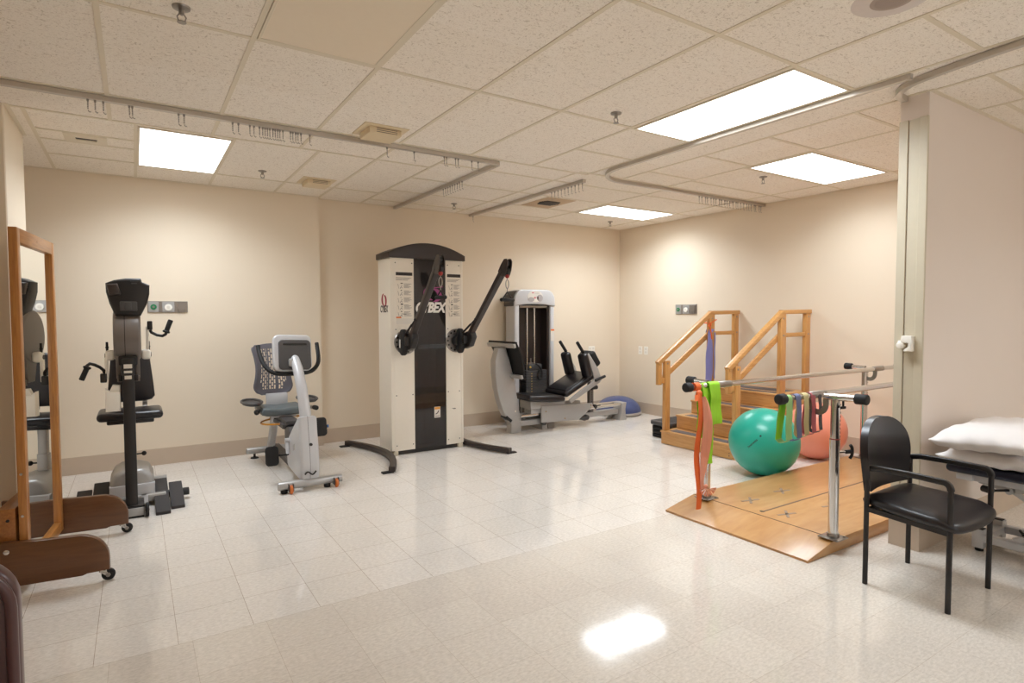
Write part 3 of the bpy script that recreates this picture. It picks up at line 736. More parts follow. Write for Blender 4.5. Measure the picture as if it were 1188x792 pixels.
# perforated backrest
def back_out(z):   # half width at height fraction
    f = (z-.66)/(1.155-.66)
    w = .178-.028*sin(pi*min(1, max(0, (f-.15)/.75)))
    if f < .22: w *= sqrt(max(0, 1-((.22-f)/.22)**2*.62))
    if f > .93: w *= 1-.10*((f-.93)/.07)**2
    return w
NB, NZ = 45, 36
tb = bmesh.new(); V = {}
for i in range(NB+1):
    for j in range(NZ+1):
        z = .66+(1.155-.66)*j/NZ; u = -1+2*i/NB; x = 1.143+u*back_out(z)
        y = 6.20+.03*(j/NZ-.3)**2*4-.045*u*u
        V[i, j] = tb.verts.new((x, y, z))
for i in range(NB):
    for j in range(NZ):
        inside = 5 <= i < NB-5 and 4 <= j < NZ-3
        rib = i in (16, 17, 27, 28)
        cornercut = (j < 9 and (i < 9 or i >= NB-9))
        hole = inside and not rib and not cornercut and (i % 3 != 2) and ((j+2*((i//3) % 2)) % 4 in (0, 1, 2)) and (i % 3 == 0 or (j+2*((i//3) % 2)) % 4 != 3)
        if not hole: tb.faces.new((V[i, j], V[i+1, j], V[i+1, j+1], V[i, j+1]))
bmesh.ops.delete(tb, geom=[v for v in tb.verts if not v.link_faces], context='VERTS')
bmesh.ops.recalc_face_normals(tb, faces=tb.faces[:]); bmesh.ops.solidify(tb, geom=tb.faces[:], thickness=.010)
bk = build('backrest', MB().merge(tb), M['mesh_grey'], t)
ring = []
for k in range(60):
    a = 2*pi*k/60
    zz = .9075+.2475*sin(a)*1.0
    ww = back_out(min(1.154, max(.661, zz)))
    sgn = 1 if cos(a) >= 0 else -1
    u = sgn*min(1, abs(cos(a))*2.2)
    ring.append((1.143+u*ww, 6.20+.03*((zz-.66)/.495-.3)**2*4-.045*u*u+.004, zz))
build('back_frame', MB().tube(ring, .013, 10, closed=True), M['mesh_grey'], bk)
# side trays / grips
for s in (-1, 1):
    xc = bx+s*.255-.02
    pts = [(xc+.085*cos(a)*1.0, 6.0+.2*sin(a), .625) for a in [2*pi*k/28 for k in range(28)]]
    tr = build('arm_tray', MB().tube(pts, .012, 10, closed=True).prism([(xc+.082*cos(a), 6.0+.195*sin(a)) for a in [2*pi*k/28 for k in range(28)]], 2, .604, .618, .003), M['grey_dark'], t)
    g = build('side_grip', MB().tube([(bx+s*.17, 5.95, .53), (bx+s*.24, 5.9, .545), (bx+s*.265, 5.82, .55)], .016, 12), M['silver'], t)
    build('grip_end', MB().tube([(bx+s*.262, 5.83, .55), (bx+s*.268, 5.77, .552), (bx+s*.269, 5.755, .552)], .022, 14, scale=[1, 1.05, .8]), M['black_matte'], g)
build('seat_post', MB().bar([(1.12, 6.02, .49), (1.13, 6.15, .30), (1.14, 6.36, .09)], .07, .06, (0, 1, 0), r=.015), M['silver_light'], t)
build('seat_slide', MB().box(1.11, 1.27, 5.60, 6.1, .405, .45, .01).box(1.13, 1.25, 5.55, 6.05, .45, .485, .006), M['grey_dark'], t)
lp = []
for k in range(32):
    a = 2*pi*k/32; lp.append((1.185+.205*cos(a), 5.90+.19*sin(a), .44+.012*cos(a)))
build('seat_lever', MB().tube(lp, .0085, 10, closed=True), M['amber'], t)['label'] = 'amber loop-shaped seat lever'
# cranks and pedals
def pedal(x, y, z, s):
    cr = build('crank', MB().bar([(bx+s*.10, 5.34, .35), (bx+s*.105, y, z)], .018, .03, (1, 0, 0), r=.005).cyl((bx+s*.07, 5.34, .35), (bx+s*.115, 5.34, .35), .024, 16), M['silver_light'], t)
    Rm = Matrix.Translation((x, y, z)) @ Matrix.Rotation(radians(-12), 4, 'X')
    p = build('pedal', MB().prism(rrect(.105, .165, .03), 1, -.016, .016, .007, 3, M=Rm).cyl((bx+s*.1, y, z), (x, y, z), .009, 10), M['black_matte'], t)
    build('pedal_strap', MB().box(-.012 if s < 0 else .0, .062 if s > 0 else 0, -.03, .0, -.012, .012, .004, M=Rm @ Matrix.Translation((s*.0, .02, 0))), M['black'], p)
    if s > 0: build('buckle', MB().box(.055, .068, -.02, -.004, -.012, .014, .003, M=Rm), plain('blue_buckle', (60, 120, 190), .4), p)
pedal(1.365, 5.27, .455, 1); pedal(.955, 5.27, .245, -1)
# ------------------------------------------------------------------ functional trainer (tall white cabinet with two cable arms)
t = thing('cable_machine', (2.6, 5.85, 0), 'tall white cable machine with a black domed top and two raised black arms', 'exercise machine')
xa, xb, yf, yb = 2.185, 3.015, 5.675, 6.02
xg0, xg1 = 2.445, 2.805
build('side_panel', MB().prism([(xa, yf+.0), (xa+.03, yf), (xa+.03, yb), (xa, yb)], 2, .05, 2.035, .006), M['white'], t)
build('side_panel', MB().box(xb-.03, xb, yf, yb, .05, 2.035, .006), M['white'], t)
build('back_panel', MB().box(xa+.03, xb-.03, yb-.02, yb, .05, 2.035), M['white'], t)
pl = build('front_panel', MB().box(xa+.03, xg0-.003, yf, yf+.02, .045, 2.035, .003), M['white'], t)
pr = build('front_panel', MB().box(xg1+.003, xb-.03, yf, yf+.02, .045, 2.035, .003), M['white'], t)
build('plinth', MB().box(xa+.03, xb-.02, yf+.03, yb-.02, 0, .05, .005).box(xa+.02, xa+.07, yf-.005, yf+.06, .0, .045, .008).box(xb-.07, xb-.01, yf-.005, yf+.06, 0, .045, .008), M['alu'], t)
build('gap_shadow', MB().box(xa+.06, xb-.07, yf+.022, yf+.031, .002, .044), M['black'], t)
g = MB()
for x in (xa+.055, xg0-.025, xg1+.025, xb-.05):
    for z in (.10, .62, 1.30, 1.98): g.cyl((x, yf, z), (x, yf-.003, z), .006, 10)
build('screw', g, M['grey_dark'], pl)
# domed cap
dome = [(xa-.022, 2.03)]
for k in range(21):
    u = k/20; dome.append((xa-.022+u*(xb-xa+.044), 2.085+.112*(1-abs(2*u-1)**2.0)))
dome.append((xb+.022, 2.03))
build('cap', MB().prism(dome, 1, yf-.022, yb+.015, .014, 3), M['brown_black'], t)
build('cap_seam', MB().box(2.595, 2.602, yf-.0235, yf-.02, 2.032, 2.05), M['black'], t)
# glass front and weight stack
m, nt, b = nodes('smoked_acrylic'); b.inputs['Base Color'].default_value = (.075, .065, .065, 1); b.inputs['Roughness'].default_value = .02
b.inputs['Transmission Weight'].default_value = .75; b.inputs['IOR'].default_value = 1.49
glass = build('glass_front', MB().box(xg0, xg1, yf+.004, yf+.012, .045, 2.035), m, t)
build('cavity_back', MB().box(xg0, xg1, 5.93, 5.94, .05, 2.03).box(xg0-.004, xg0, yf+.02, 5.94, .05, 2.03).box(xg1, xg1+.004, yf+.02, 5.94, .05, 2.03), M['brown_black'], t)
for x in (2.56, 2.69): build('guide_rod', MB().cyl((x, 5.85, .06), (x, 5.85, 1.95), .011, 12), M['chrome'], t)
for k in range(13):
    w = build('weight_plate', MB().box(2.50, 2.75, 5.80, 5.90, .065+.034*k, .096+.034*k, .003), M['grey_dark'], t)
build('selector_strip', MB().box(2.592, 2.652, 5.77, 5.80, .07, .52, .003), M['black'], t)
g = MB()
for k in range(13): g.box(2.618, 2.628, 5.768, 5.77, .078+.034*k, .088+.034*k)
build('weight_numbers', g, M['paper'], t)
build('top_bar', MB().box(xg0+.01, xg1-.02, 5.80, 5.86, .565, .582, .003).cyl((2.715, 5.80, .50), (2.715, 5.80, .57), .008, 10), M['steel'], t)
# prints
s = build('warning_sticker', MB().box(2.665, 2.735, yf+.0025, yf+.004, .352, .468), M['paper'], glass); s['label'] = 'white and yellow sticker'
build('sticker_head', MB().box(2.668, 2.732, yf+.0015, yf+.0026, .440, .465), M['amber'], s)
build('sticker_figure', MB().bar([(2.68, yf+.002, .39), (2.70, yf+.002, .40), (2.715, yf+.002, .425)], .010, .002, (0, 1, 0)).box(2.675, 2.725, yf+.0015, yf+.0026, .366, .371), M['ink_dark'], s)
TX = Matrix.Rotation(pi/2, 4, 'X')
def swoosh(mb, cx, cz, w, h, P):
    """two-tailed S mark; P(x,z) -> world"""
    for s in (1, -1):
        pts = []
        for k in range(15):
            a = radians(100+165*k/14) if s > 0 else radians(280+165*k/14)
            pts.append((cx+s*.04*w+.5*w*cos(a)*(.82), cz+.5*h*sin(a)*.8+s*.06*h))
        n = len(pts); up, dn = [], []
        for k, (x, z) in enumerate(pts):
            th = h*.30*sin(pi*(k+.3)/(n-.4))+.001
            a = pts[max(k-1, 0)]; c = pts[min(k+1, n-1)]; d = Vector((c[0]-a[0], c[1]-a[1])).normalized()
            up.append((x-d.y*th*.5, z+d.x*th*.5)); dn.append((x+d.y*th*.5, z-d.x*th*.5))
        tb = bmesh.new(); A = [tb.verts.new(P(*p)) for p in up]; B = [tb.verts.new(P(*p)) for p in dn]
        for k in range(n-1): tb.faces.new((A[k], A[k+1], B[k+1], B[k]))
        mb.merge(tb)
    return mb
m2, nt2, b2 = nodes('white_print'); b2.inputs['Base Color'].default_value = (*lin((240, 236, 230)), 1); b2.inputs['Roughness'].default_value = .5; M['print'] = m2
build('brand_lettering', MB().text('CYBEX', .145, Matrix.Translation((2.452, yf+.002, 1.478)) @ TX @ Matrix.Rotation(radians(0), 4, 'Z') @ Matrix.Diagonal((.80, 1, 1, 1)), shear=.3, ext=.001, bold=.006, spacing=.92), M['print'], glass)
build('brand_mark', swoosh(MB(), 2.655, 1.665, .22, .17, lambda x, z: (x, yf+.002, z)).prism([(2.64, 1.738), (2.775, 1.750), (2.775, 1.743), (2.66, 1.726)], 1, yf+.0018, yf+.003), M['logo_pink'], glass)
SX = Matrix.Translation((xa-.001, 5.965, 1.478)) @ Matrix.Rotation(-pi/2, 4, 'Z') @ TX
build('side_lettering', MB().text('CYBEX', .10, SX @ Matrix.Diagonal((.70, 1, 1, 1)), shear=.2, ext=.001, bold=.002), M['ink_dark'], t)
build('side_mark', swoosh(MB(), 5.85, 1.60, .15, .15, lambda y, z: (xa-.0015, 2*5.85-y, z)), M['logo_red'], t)
# instruction placards: heading bar, row pictures and lines of print
def placard(x0, x1, par):
    zt, zb = 1.885, 1.455
    build('placard', MB().box(x0, x1, yf-.001, yf, zb-.02, zt), M['white'], par)
    build('placard_heading', MB().box(x0, x1, yf-.0022, yf-.001, zt-.033, zt), M['ink_dark'], par)
    d = MB()
    for k in range(5): d.box(x0+(x1-x0)*.28, x0+(x1-x0)*.42-.01*(k % 3), yf-.0022, yf-.001, 1.768-.072*k, 1.776-.072*k+(.004 if k == 3 else 0))
    d.box(x0+(x1-x0)*.42, x0+(x1-x0)*.62, yf-.0022, yf-.001, 1.455, 1.462)
    build('placard_print', d, M['ink_dark'], par)
    q = MB(); w = x1-x0
    for k in range(3): q.box(x0, x1-.02*k-.01, yf-.002, yf-.001, 1.827-.012*k, 1.831-.012*k)
    for k in range(5):
        z = 1.768-.072*k
        for r in range(5):
            q.box(x0+w*.48, x0+w*(.95-.05*((r*7+k*3) % 5)), yf-.002, yf-.001, z-.010*r-.002, z-.010*r+.002)
        q.bar([(x0+w*.25, yf-.0015, z-.05), (x0+w*.32, yf-.0015, z-.03), (x0+w*.38, yf-.0015, z-.046)], .006, .001, (0, 1, 0))
        q.box(x0+w*.34, x0+w*.37, yf-.002, yf-.001, z-.026, z-.014)
        q.bar([(x0+w*.12, yf-.0015, z-.004), (x0+w*.18, yf-.0015, z-.05)], .003, .001, (0, 1, 0))
    build('placard_print', q, M['ink'], par)
placard(2.245, 2.425, pl); placard(2.825, 2.985, pr)
build('orange_notice', MB().box(2.245, 2.30, yf-.002, yf, 1.415, 1.43), M['orange_lens'], pl)
build('notice_sheet', MB().box(2.245, 2.43, yf-.0015, yf, 1.355, 1.412), M['paper'], pl)
build('badge', MB().box(2.875, 2.915, yf-.0015, yf, .432, .438).box(2.89, 2.92, yf-.0015, yf, .426, .432), M['ink'], pr)
# pivot plates, yokes and arms
def arm(px, pz, tip, wdx, adx, par=t):
    yd = yf
    pv = build('pivot_plate', MB().lathe([(0, 0), (.122, 0), (.128, .008), (.122, .016), (0, .016)], 40, Matrix.Translation((px, yd, pz)) @ Matrix.Rotation(pi/2, 4, 'X')), M['steel'], t)
    h = MB()
    for k in range(14):
        a = 2*pi*k/14; h.cyl((px+.103*cos(a), yd-.015, pz+.103*sin(a)), (px+.103*cos(a), yd-.0175, pz+.103*sin(a)), .011, 14)
    build('pivot_holes', h, M['black'], pv)
    # wheel that carries the yoke, standing out from the plate, edge on
    el = []
    for k in range(32):
        a = 2*pi*k/32; el.append((5.585+.075*cos(a), pz+.133*sin(a)))
    wx = px+wdx
    build('yoke_wheel', MB().prism(el, 0, wx-.032, wx+.022, .014, 3).cyl((px, yd-.01, pz), (px, yd-.08, pz), .06, 28, .006), M['black_matte'], pv)
    yk = build('yoke', MB().prism([(5.62, pz+.07), (5.50, pz+.10), (5.41, pz+.11), (5.37, pz+.045), (5.44, pz-.055), (5.56, pz-.085)], 0, wx+adx-.03, wx+adx+.036, .012, 3)
               .box(min(wx, wx+adx)-.025, max(wx, wx+adx)+.025, 5.47, 5.57, pz-.03, pz+.06, .012), M['black'], pv)
    build('angle_label', MB().box(wx-.0340, wx-.032, 5.60, 5.63, pz-.055, pz+.03, .0005), M['paper'], pv)
    a0 = Vector((wx+adx, 5.47, pz+.06)); tp = Vector(tip); d = (tp-a0).normalized()
    b_ = build('arm', MB().bar([a0, tp-d*.13], .052, .062, (1, 0, 0), r=.010), M['brown_black'], t)
    # forked head with pulley
    up = Vector((0, 0, 1)); n = d.cross(Vector((1, 0, 0))).normalized()
    L = Vector((1, 0, 0))
    def hp(u, v, w): q = tp-d*.17+d*u+n*v+L*w; return q
    prof = [(0, -.036), (.0, .036), (.09, .045), (.155, .04), (.182, .015), (.18, -.02), (.155, -.042), (.11, -.07), (.06, -.085), (.03, -.07)]
    sgn = 1 if n.z > 0 else -1
    for w0 in (-.028, .018):
        tb = bmesh.new()
        A = [tb.verts.new(hp(u, v*sgn, w0)) for u, v in prof]; B = [tb.verts.new(hp(u, v*sgn, w0+.010)) for u, v in prof]
        tb.faces.new(A); tb.faces.new(B[::-1])
        for i in range(len(prof)): tb.faces.new((A[i], B[i], B[(i+1) % len(prof)], A[(i+1) % len(prof)]))
        bmesh.ops.recalc_face_normals(tb, faces=tb.faces[:])
        hd = build('arm_head', MB().merge(tb), M['brown_black'], b_)
    c = hp(.085, -.055*sgn, 0); 
    build('pulley', MB().cyl(c-L*.014, c+L*.014, .034, 24, .006), M['black'], b_)
    c2 = hp(.135, .0, 0)
    build('pulley', MB().cyl(c2-L*.014, c2+L*.014, .03, 24, .006), M['black'], b_)
    bl = Vector((c.x, c.y, c.z-.045))
    build('cable_ball', MB().sphere(bl, .021, 12), M['red'], b_)
    # locking strut
    q0 = Vector((wx-.0, 5.53, pz+.09)); q1 = a0+d*.25+Vector((-.035, 0, .0))
    lv = build('release_lever', MB().cyl(q0, q0.lerp(q1, .62), .011, 12).cyl(q0.lerp(q1, .6), q1, .006, 10).sphere(q1, .013, 8), M['black'], b_)
    return bl
cl = arm(2.345, 1.170, (2.285, 4.70, 1.955), -.055, .04)
cr = arm(2.925, 1.172, (2.987, 4.70, 1.955), .012, .05)
# curved stabiliser feet
def stab(s, x_end, x_mid, ya, yb, label=None):
    pts = []
    for k in range(21):
        u = k/20; y = ya+(yb-ya)*u
        pts.append((x_end+(x_mid-x_end)*sin(pi*u)**.9, y, .036))
    f = build('stabiliser_foot', MB().bar(pts, .062, .05, r=.008), M['brown_black'], t)
    for y, x in ((ya+.03, x_end), (yb-.03, x_end)):
        build('foot_pad', MB().box(x-.085 if s < 0 else x-.02, x+.02 if s < 0 else x+.085, y-.03, y+.03, 0, .014, .004), M['black_matte'], f)
stab(-1, 1.945, 2.135, 5.06, 6.42); stab(1, 3.255, 3.066, 5.10, 6.44)
build('foot_bracket', MB().box(2.11, 2.2, 5.72, 5.98, .02, .05, .004), M['white'], t)
build('foot_bracket', MB().box(3.0, 3.09, 5.74, 5.98, .02, .05, .004), M['white'], t)
# hand grips hanging from the arms (things of their own)
def grip(c, x_half, ang, label, zl):
    h = thing('cable_stirrup', (c.x, c.y, c.z-.3), label, 'stirrup grip')
    zc = c.z-.02
    lk = []
    for k in range(18):
        a = 2*pi*k/18; lk.append((c.x+.016*cos(a), c.y, zc-.055+.042*sin(a)))
    build('carabiner', MB().tube(lk, .0048, 8, closed=True).tube([(c.x, c.y, c.z), (c.x, c.y, zc-.015)], .004, 8).tube([(c.x, c.y, zc-.095), (c.x, c.y, zc-.135)], .0045, 8), M['steel'], h)
    dx, dy = cos(ang), sin(ang); top = Vector((c.x, c.y, zc-.13)); zb = zl
    e = [Vector((c.x+s*x_half*dx, c.y+s*x_half*dy, zb)) for s in (-1, 1)]
    st = build('strap', MB().tube([top, e[0]], .006, 8).tube([top, e[1]], .006, 8), M['grey_dark'] if label.startswith('black') else M['black_matte'], h)
    build('bar_grip', MB().cyl(e[0]-Vector((dx, dy, 0))*.012, e[1]+Vector((dx, dy, 0))*.012, .0175, 16, .003), M['black_matte'], h)
grip(cl, .055, radians(-75), 'triangular black stirrup grip hanging in front of the dark glass of the white machine', 1.60)
grip(cr, .083, radians(20), 'triangular black stirrup grip hanging from the arm nearest the grey weight tower', 1.587)

# ------------------------------------------------------------------ leg press with weight tower
t = thing('leg_press', (4.6, 6.15, 0), 'silver leg press with black pads and a grey weight tower against the rear wall', 'exercise machine')
ty0, ty1 = 6.40, 6.62
build('tower_column', MB().box(4.155, 4.235, ty0, ty1, .0, 1.62, .02, 3), M['silver_light'], t)
build('tower_column', MB().box(4.735, 4.80, ty0, ty1, .0, 1.62, .015, 3), M['silver_light'], t)
hp_ = [(4.15, 1.565)]
for k in range(7): a = pi-k*pi/12; hp_.append((4.15+.13+.13*cos(a), 1.645+.14*sin(a)))
for k in range(7): a = pi/2-k*pi/12; hp_.append((4.805-.13+.13*cos(a), 1.645+.14*sin(a)))
hp_ += [(4.805, 1.565), (4.66, 1.585), (4.477, 1.592), (4.29, 1.585)]
hd = build('tower_head', MB().prism(hp_, 1, ty0-.015, ty1, .015, 3), M['silver_light'], t)
build('head_side', MB().prism([(p[0], p[1]) for p in hp_[:6]]+[(4.24, 1.6)], 1, ty0+.01, ty1+.004, .002, M=Matrix.Translation((-.012, 0, 0))), M['grey_dark'], t)
lb = build('name_plate', MB().prism([(4.475+.125*cos(2*pi*k/30), 1.695+.075*sin(2*pi*k/30)) for k in range(30)], 1, ty0-.0175, ty0-.015), M['paper'], hd)
build('plate_print', MB().box(4.42, 4.455, ty0-.019, ty0-.0175, 1.735, 1.75).box(4.455, 4.485, ty0-.019, ty0-.0175, 1.665, 1.69).box(4.505, 4.525, ty0-.019, ty0-.0175, 1.66, 1.695), plain('pink_print', (200, 120, 124), .6), lb)
build('plate_figure', MB().prism([(4.41+.05*cos(2*pi*k/20), 1.655+.03*sin(2*pi*k/20)) for k in range(20)], 1, ty0-.0190, ty0-.0172).prism([(4.55+.048*cos(2*pi*k/20), 1.675+.045*sin(2*pi*k/20)) for k in range(20)], 1, ty0-.0190, ty0-.0172).box(4.47, 4.54, ty0-.019, ty0-.0172, 1.735, 1.741), plain('grey_print', (176, 168, 166), .6), lb)
build('back_shroud', MB().box(4.235, 4.735, 6.58, 6.60, .06, 1.6).box(4.236, 4.262, ty0+.03, 6.6, .06, 1.59).box(4.70, 4.734, ty0+.03, 6.6, .06, 1.59), M['brown_black'], t)
build('top_plate', MB().box(4.24, 4.73, ty0+.03, 6.58, 1.545, 1.575, .004), M['steel'], t)
build('side_sticker', MB().box(4.742, 4.80, ty0-.0015, ty0, 1.10, 1.235), M['paper'], t)
build('sticker_edge', MB().box(4.742, 4.80, ty0-.002, ty0, 1.235, 1.258), M['orange_lens'], t)
for x in (4.405, 4.525): build('guide_rod', MB().cyl((x, 6.48, .08), (x, 6.48, 1.56), .013, 14), M['chrome'], t)
for k in range(18):
    build('weight_plate', MB().box(4.355, 4.69, 6.42, 6.56, .10+.034*k, .131+.034*k, .004), M['grey_dark'], t)
build('stack_cap', MB().box(4.40, 4.62, 6.43, 6.55, .712, .79, .01), M['grey_dark'], t)
build('selector_rod', MB().cyl((4.465, 6.48, .78), (4.465, 6.48, .87), .012, 12).box(4.43, 4.50, 6.46, 6.5, .79, .81, .004), M['steel'], t)
g = MB()
for k in range(16): g.box(4.432, 4.452, 6.4185, 6.42, .15+.034*k, .164+.034*k)
build('weight_numbers', g, plain('brass_number', (170, 140, 90), .5), t)
build('selector_pin', MB().sphere((4.41, 6.405, .755), .014, 8), plain('yellow_pin', (220, 180, 60), .4), t)
build('pin_lanyard', MB().tube(smooth_path([(4.50, 6.42, .80), (4.555, 6.405, .76), (4.595, 6.40, .68), (4.58, 6.40, .60), (4.54, 6.40, .59), (4.53, 6.40, .65), (4.56, 6.405, .71)]), .011, 8), M['black'], t)
build('tower_base', MB().box(4.15, 4.81, ty0-.01, ty1+.02, .0, .07, .008).box(4.26, 4.70, 6.36, 6.40, .05, .11, .006), M['silver'], t)
# foot plate on curved stem
stem = [(3.985, 0.0), (3.99, .10), (3.975, .20), (3.945, .34), (3.915, .50), (3.88, .67), (3.825, .87), (3.765, 1.05), (3.66, 1.05), (3.612, .90), (3.612, .74), (3.632, .58), (3.672, .42), (3.72, .29), (3.775, .19), (3.84, .115), (3.83, .0)]
stem = stem[::-1]
build('stem', MB().prism(stem, 1, 5.985, 6.10, .012, 3), M['silver'], t)
build('stem_notch', MB().box(3.75, 3.85, 5.978, 6.107, .165, .20, .004, M=Matrix.Translation((3.8, 0, .18)) @ Matrix.Rotation(radians(38), 4, 'Y') @ Matrix.Translation((-3.8, 0, -.18))), M['black'], t)
build('stem_bolt', MB().cyl((3.895, 5.985, .27), (3.895, 5.979, .27), .011, 12), M['white'], t)
Rp = Matrix.Translation((3.755, 6.07, 1.115)) @ Matrix.Rotation(radians(-15), 4, 'Y')
def curved_plate(th, y0, y1, off, s0, s1, n=14):
    o = []
    for k in range(n+1):
        s = s0+(s1-s0)*k/n; o.append((.03*sin(pi*s)*1.2+off, -.44*s))
    for k in range(n, -1, -1):
        s = s0+(s1-s0)*k/n; o.append((.03*sin(pi*s)*1.2+off+th, -.44*s))
    return o
fp = build('foot_plate', MB().prism(curved_plate(.02, 0, 0, .0, 0, 1), 1, -.31, .31, .004, M=Rp), M['black_matte'], t)
for a_, b_ in ((-.055, -.005), (-.44, -.395)): build('plate_rail', MB().box(-.035, .0, -.31, .31, a_, b_, .005, M=Rp), M['silver'], fp)
build('plate_edge', MB().cyl(Rp @ Vector((.01, -.31, .0)), Rp @ Vector((.01, .31, 0)), .014, 14).cyl(Rp @ Vector((.012, -.31, -.443)), Rp @ Vector((.012, .31, -.443)), .013, 14), M['black_matte'], fp)
# base, rails, end foot
build('base_beam', MB().bar([(3.93, 6.04, .105), (5.66, 6.04, .115)], .10, .07, r=.01).box(4.30, 4.38, 5.98, 6.42, .0, .09, .008), M['silver'], t)
for y in (5.965, 6.125): build('slide_rail', MB().cyl((3.96, y, .205), (5.70, y, .215), .022, 18), M['chrome'], t)
build('end_foot', MB().prism([(5.575, 0), (5.60, .10), (5.61, .235), (5.70, .24), (5.68, .15), (5.685, .06), (5.705, 0)], 1, 5.93, 6.10, .008), M['silver'], t)
build('end_foot_cheek', MB().prism([(5.47, 0), (5.60, .13), (5.60, 0)], 1, 6.10, 6.14, .005), M['silver'], t)
# carriage
build('carriage_side', MB().prism([(4.235, .105), (4.235, .315), (5.06, .285), (5.07, .25), (4.83, .085)], 1, 5.905, 5.93, .004), M['silver'], t)
build('carriage_side', MB().prism([(4.10, .14), (4.10, .35), (5.06, .29), (5.07, .25), (4.83, .085)], 1, 6.16, 6.185, .004), M['silver'], t)
g = MB()
for x, z in ((4.30, .24), (4.60, .125), (5.03, .26)): g.cyl((x, 5.905, z), (x, 5.90, z), .009, 10)
build('bolt', g, plain('brass_bolt', (170, 140, 96), .4, metal=.7), t)
for x, y in ((4.29, 5.93), (4.98, 5.93), (4.20, 6.15)):
    build('roller', MB().cyl((x, y-.02, .10), (x, y+.03, .10), .034, 18, .004), M['grey_dark'], t)
build('roller_guard', MB().prism([(4.84, .085), (4.93, .115), (4.99, .12), (5.0, .08), (4.93, .06)], 1, 5.90, 5.99, .006), M['grey_dark'], t)
build('support_leg', MB().box(4.40, 4.49, 5.99, 6.08, 0, .09, .004), M['steel'], t)
build('seat_block', MB().box(4.08, 4.62, 5.92, 6.17, .28, .38, .01).box(4.10, 4.25, 5.94, 6.1, .22, .30, .01), M['silver'], t)
build('seat', MB().prism([(3.985, .405), (3.97, .435), (4.0, .47), (4.50, .435), (4.54, .40), (4.52, .36), (4.30, .365)], 1, 5.80, 6.24, .03, 4), M['vinyl'], t)
# inclined back
ang = atan2(.69-.42, 5.14-4.58); bl = Matrix.Translation((4.56, 6.03, .405)) @ Matrix.Rotation(-ang, 4, 'Y')
bkp = build('back_pad', MB().box(-.01, .54, -.235, .235, .0, .075, .032, 4, M=bl).box(.03, .50, -.20, .20, .06, .088, .02, 3, M=bl), M['vinyl'], t)
fr = build('back_frame', MB().prism([(.0, -.075), (.0, -.02), (.42, -.005), (.475, .02), (.50, .34), (.535, .355), (.585, .10), (.575, -.06), (.53, -.075)], 1, -.26, -.235, .006, M=bl)
     .prism([(.0, -.075), (.0, -.02), (.42, -.005), (.475, .02), (.475, .36), (.525, .36), (.585, .10), (.575, -.06), (.53, -.075)], 1, .215, .245, .006, M=bl).box(.05, .60, -.06, .06, -.06, 0, .006, M=bl), M['silver'], t)
for s, y0 in ((-1, -.27), (1, .09)):
    Ms = bl @ Matrix.Translation((.455, y0+.08, .215)) @ Matrix.Rotation(radians(10), 4, 'Y')
    pdz = build('shoulder_pad', MB().box(-.05, .05, -.078, .078, -.165, .165, .045, 6, M=Ms), M['vinyl'], t)
    build('shoulder_handle', MB().cyl(Ms @ Vector((.02, 0, .16)), Ms @ Vector((-.045, 0, .33)), .021, 16, .005), M['black_matte'], t)
hd2 = bl @ Matrix.Translation((.66, -.06, .19)) @ Matrix.Rotation(radians(-8), 4, 'Y')
build('head_rest', MB().box(-.05, .05, -.13, .13, -.10, .12, .035, 4, M=hd2), M['black_matte'], t)
build('pull_handle', MB().cyl((4.98, 5.76, .60), (5.15, 5.76, .65), .018, 14, .004), M['black_matte'], t)
ps = build('adjust_post', MB().box(5.09, 5.16, 6.0, 6.05, .13, .56, .004), M['grey_brown'], t)
g = MB()
for k in range(7): g.cyl((5.13, 6.0, .26+.03*k), (5.13, 5.997, .26+.03*k), .007, 10)
build('post_holes', g, M['black'], ps)
build('post_knob', MB().cyl((5.15, 5.99, .225), (5.15, 5.94, .225), .03, 16, .006).box(5.14, 5.25, 5.95, 5.98, .212, .238, .01), M['black'], ps)
build('post_pivot', MB().cyl((5.10, 5.98, .48), (5.20, 5.98, .48), .03, 16, .006), M['black'], ps)

# ------------------------------------------------------------------ balance dome
t = thing('balance_trainer', (5.935, 6.35, 0), 'blue half-dome balance trainer on a grey base in the far room corner', 'balance dome')
Mx = Matrix.Translation((5.935, 6.35, 0))
build('base', MB().lathe([(0, .0), (.30, 0), (.328, .012), (.335, .03), (.328, .05), (0, .05)], 56, Mx), M['grey_base'], t)
build('dome', MB().lathe([(.325, .05)]+[(.325*cos(a), .05+.215*sin(a)) for a in [pi/2*k/14 for k in range(15)]][1:], 56, Mx), M['blue_dome'], t)
build('valve_ring', MB().lathe([(0, .264), (.045, .2635), (.05, .260), (0, .2655)], 24, Mx), M['grey_base'], t)
# ------------------------------------------------------------------ aerobic step stack
t = thing('aerobic_step', (5.65, 4.83, 0), 'black aerobic step on stacked risers, on the floor beside the wooden stairs', 'aerobic step')
def lozenge(x0, x1, y0, y1, c): return [(x0+c, y0), (x1-c, y0), (x1, y0+c), (x1, y1-c), (x1-c, y1), (x0+c, y1), (x0, y1-c), (x0, y0+c)]
build('platform', MB().prism(lozenge(5.14, 6.14, 4.65, 4.99, .05), 2, .145, .19, .014, 3).prism(lozenge(5.17, 6.11, 4.68, 4.96, .05), 2, .13, .15, .004), M['grey_dark'], t)
g = MB()
for k in range(30): g.box(5.2+.03*k, 5.215+.03*k, 4.69, 4.95, .189, .1915)
build('grip_ribs', g, M['rubber_step'], t)
for k in range(3):
    for x0 in (5.145, 5.80):
        build('riser', MB().prism(lozenge(x0, x0+.33, 4.655, 4.985, .07), 2, .004+.043*k, .040+.043*k, .012, 2).prism(lozenge(x0+.02, x0+.31, 4.675, 4.965, .06), 2, .043*k, .045+.043*k), M['black_matte'], t)

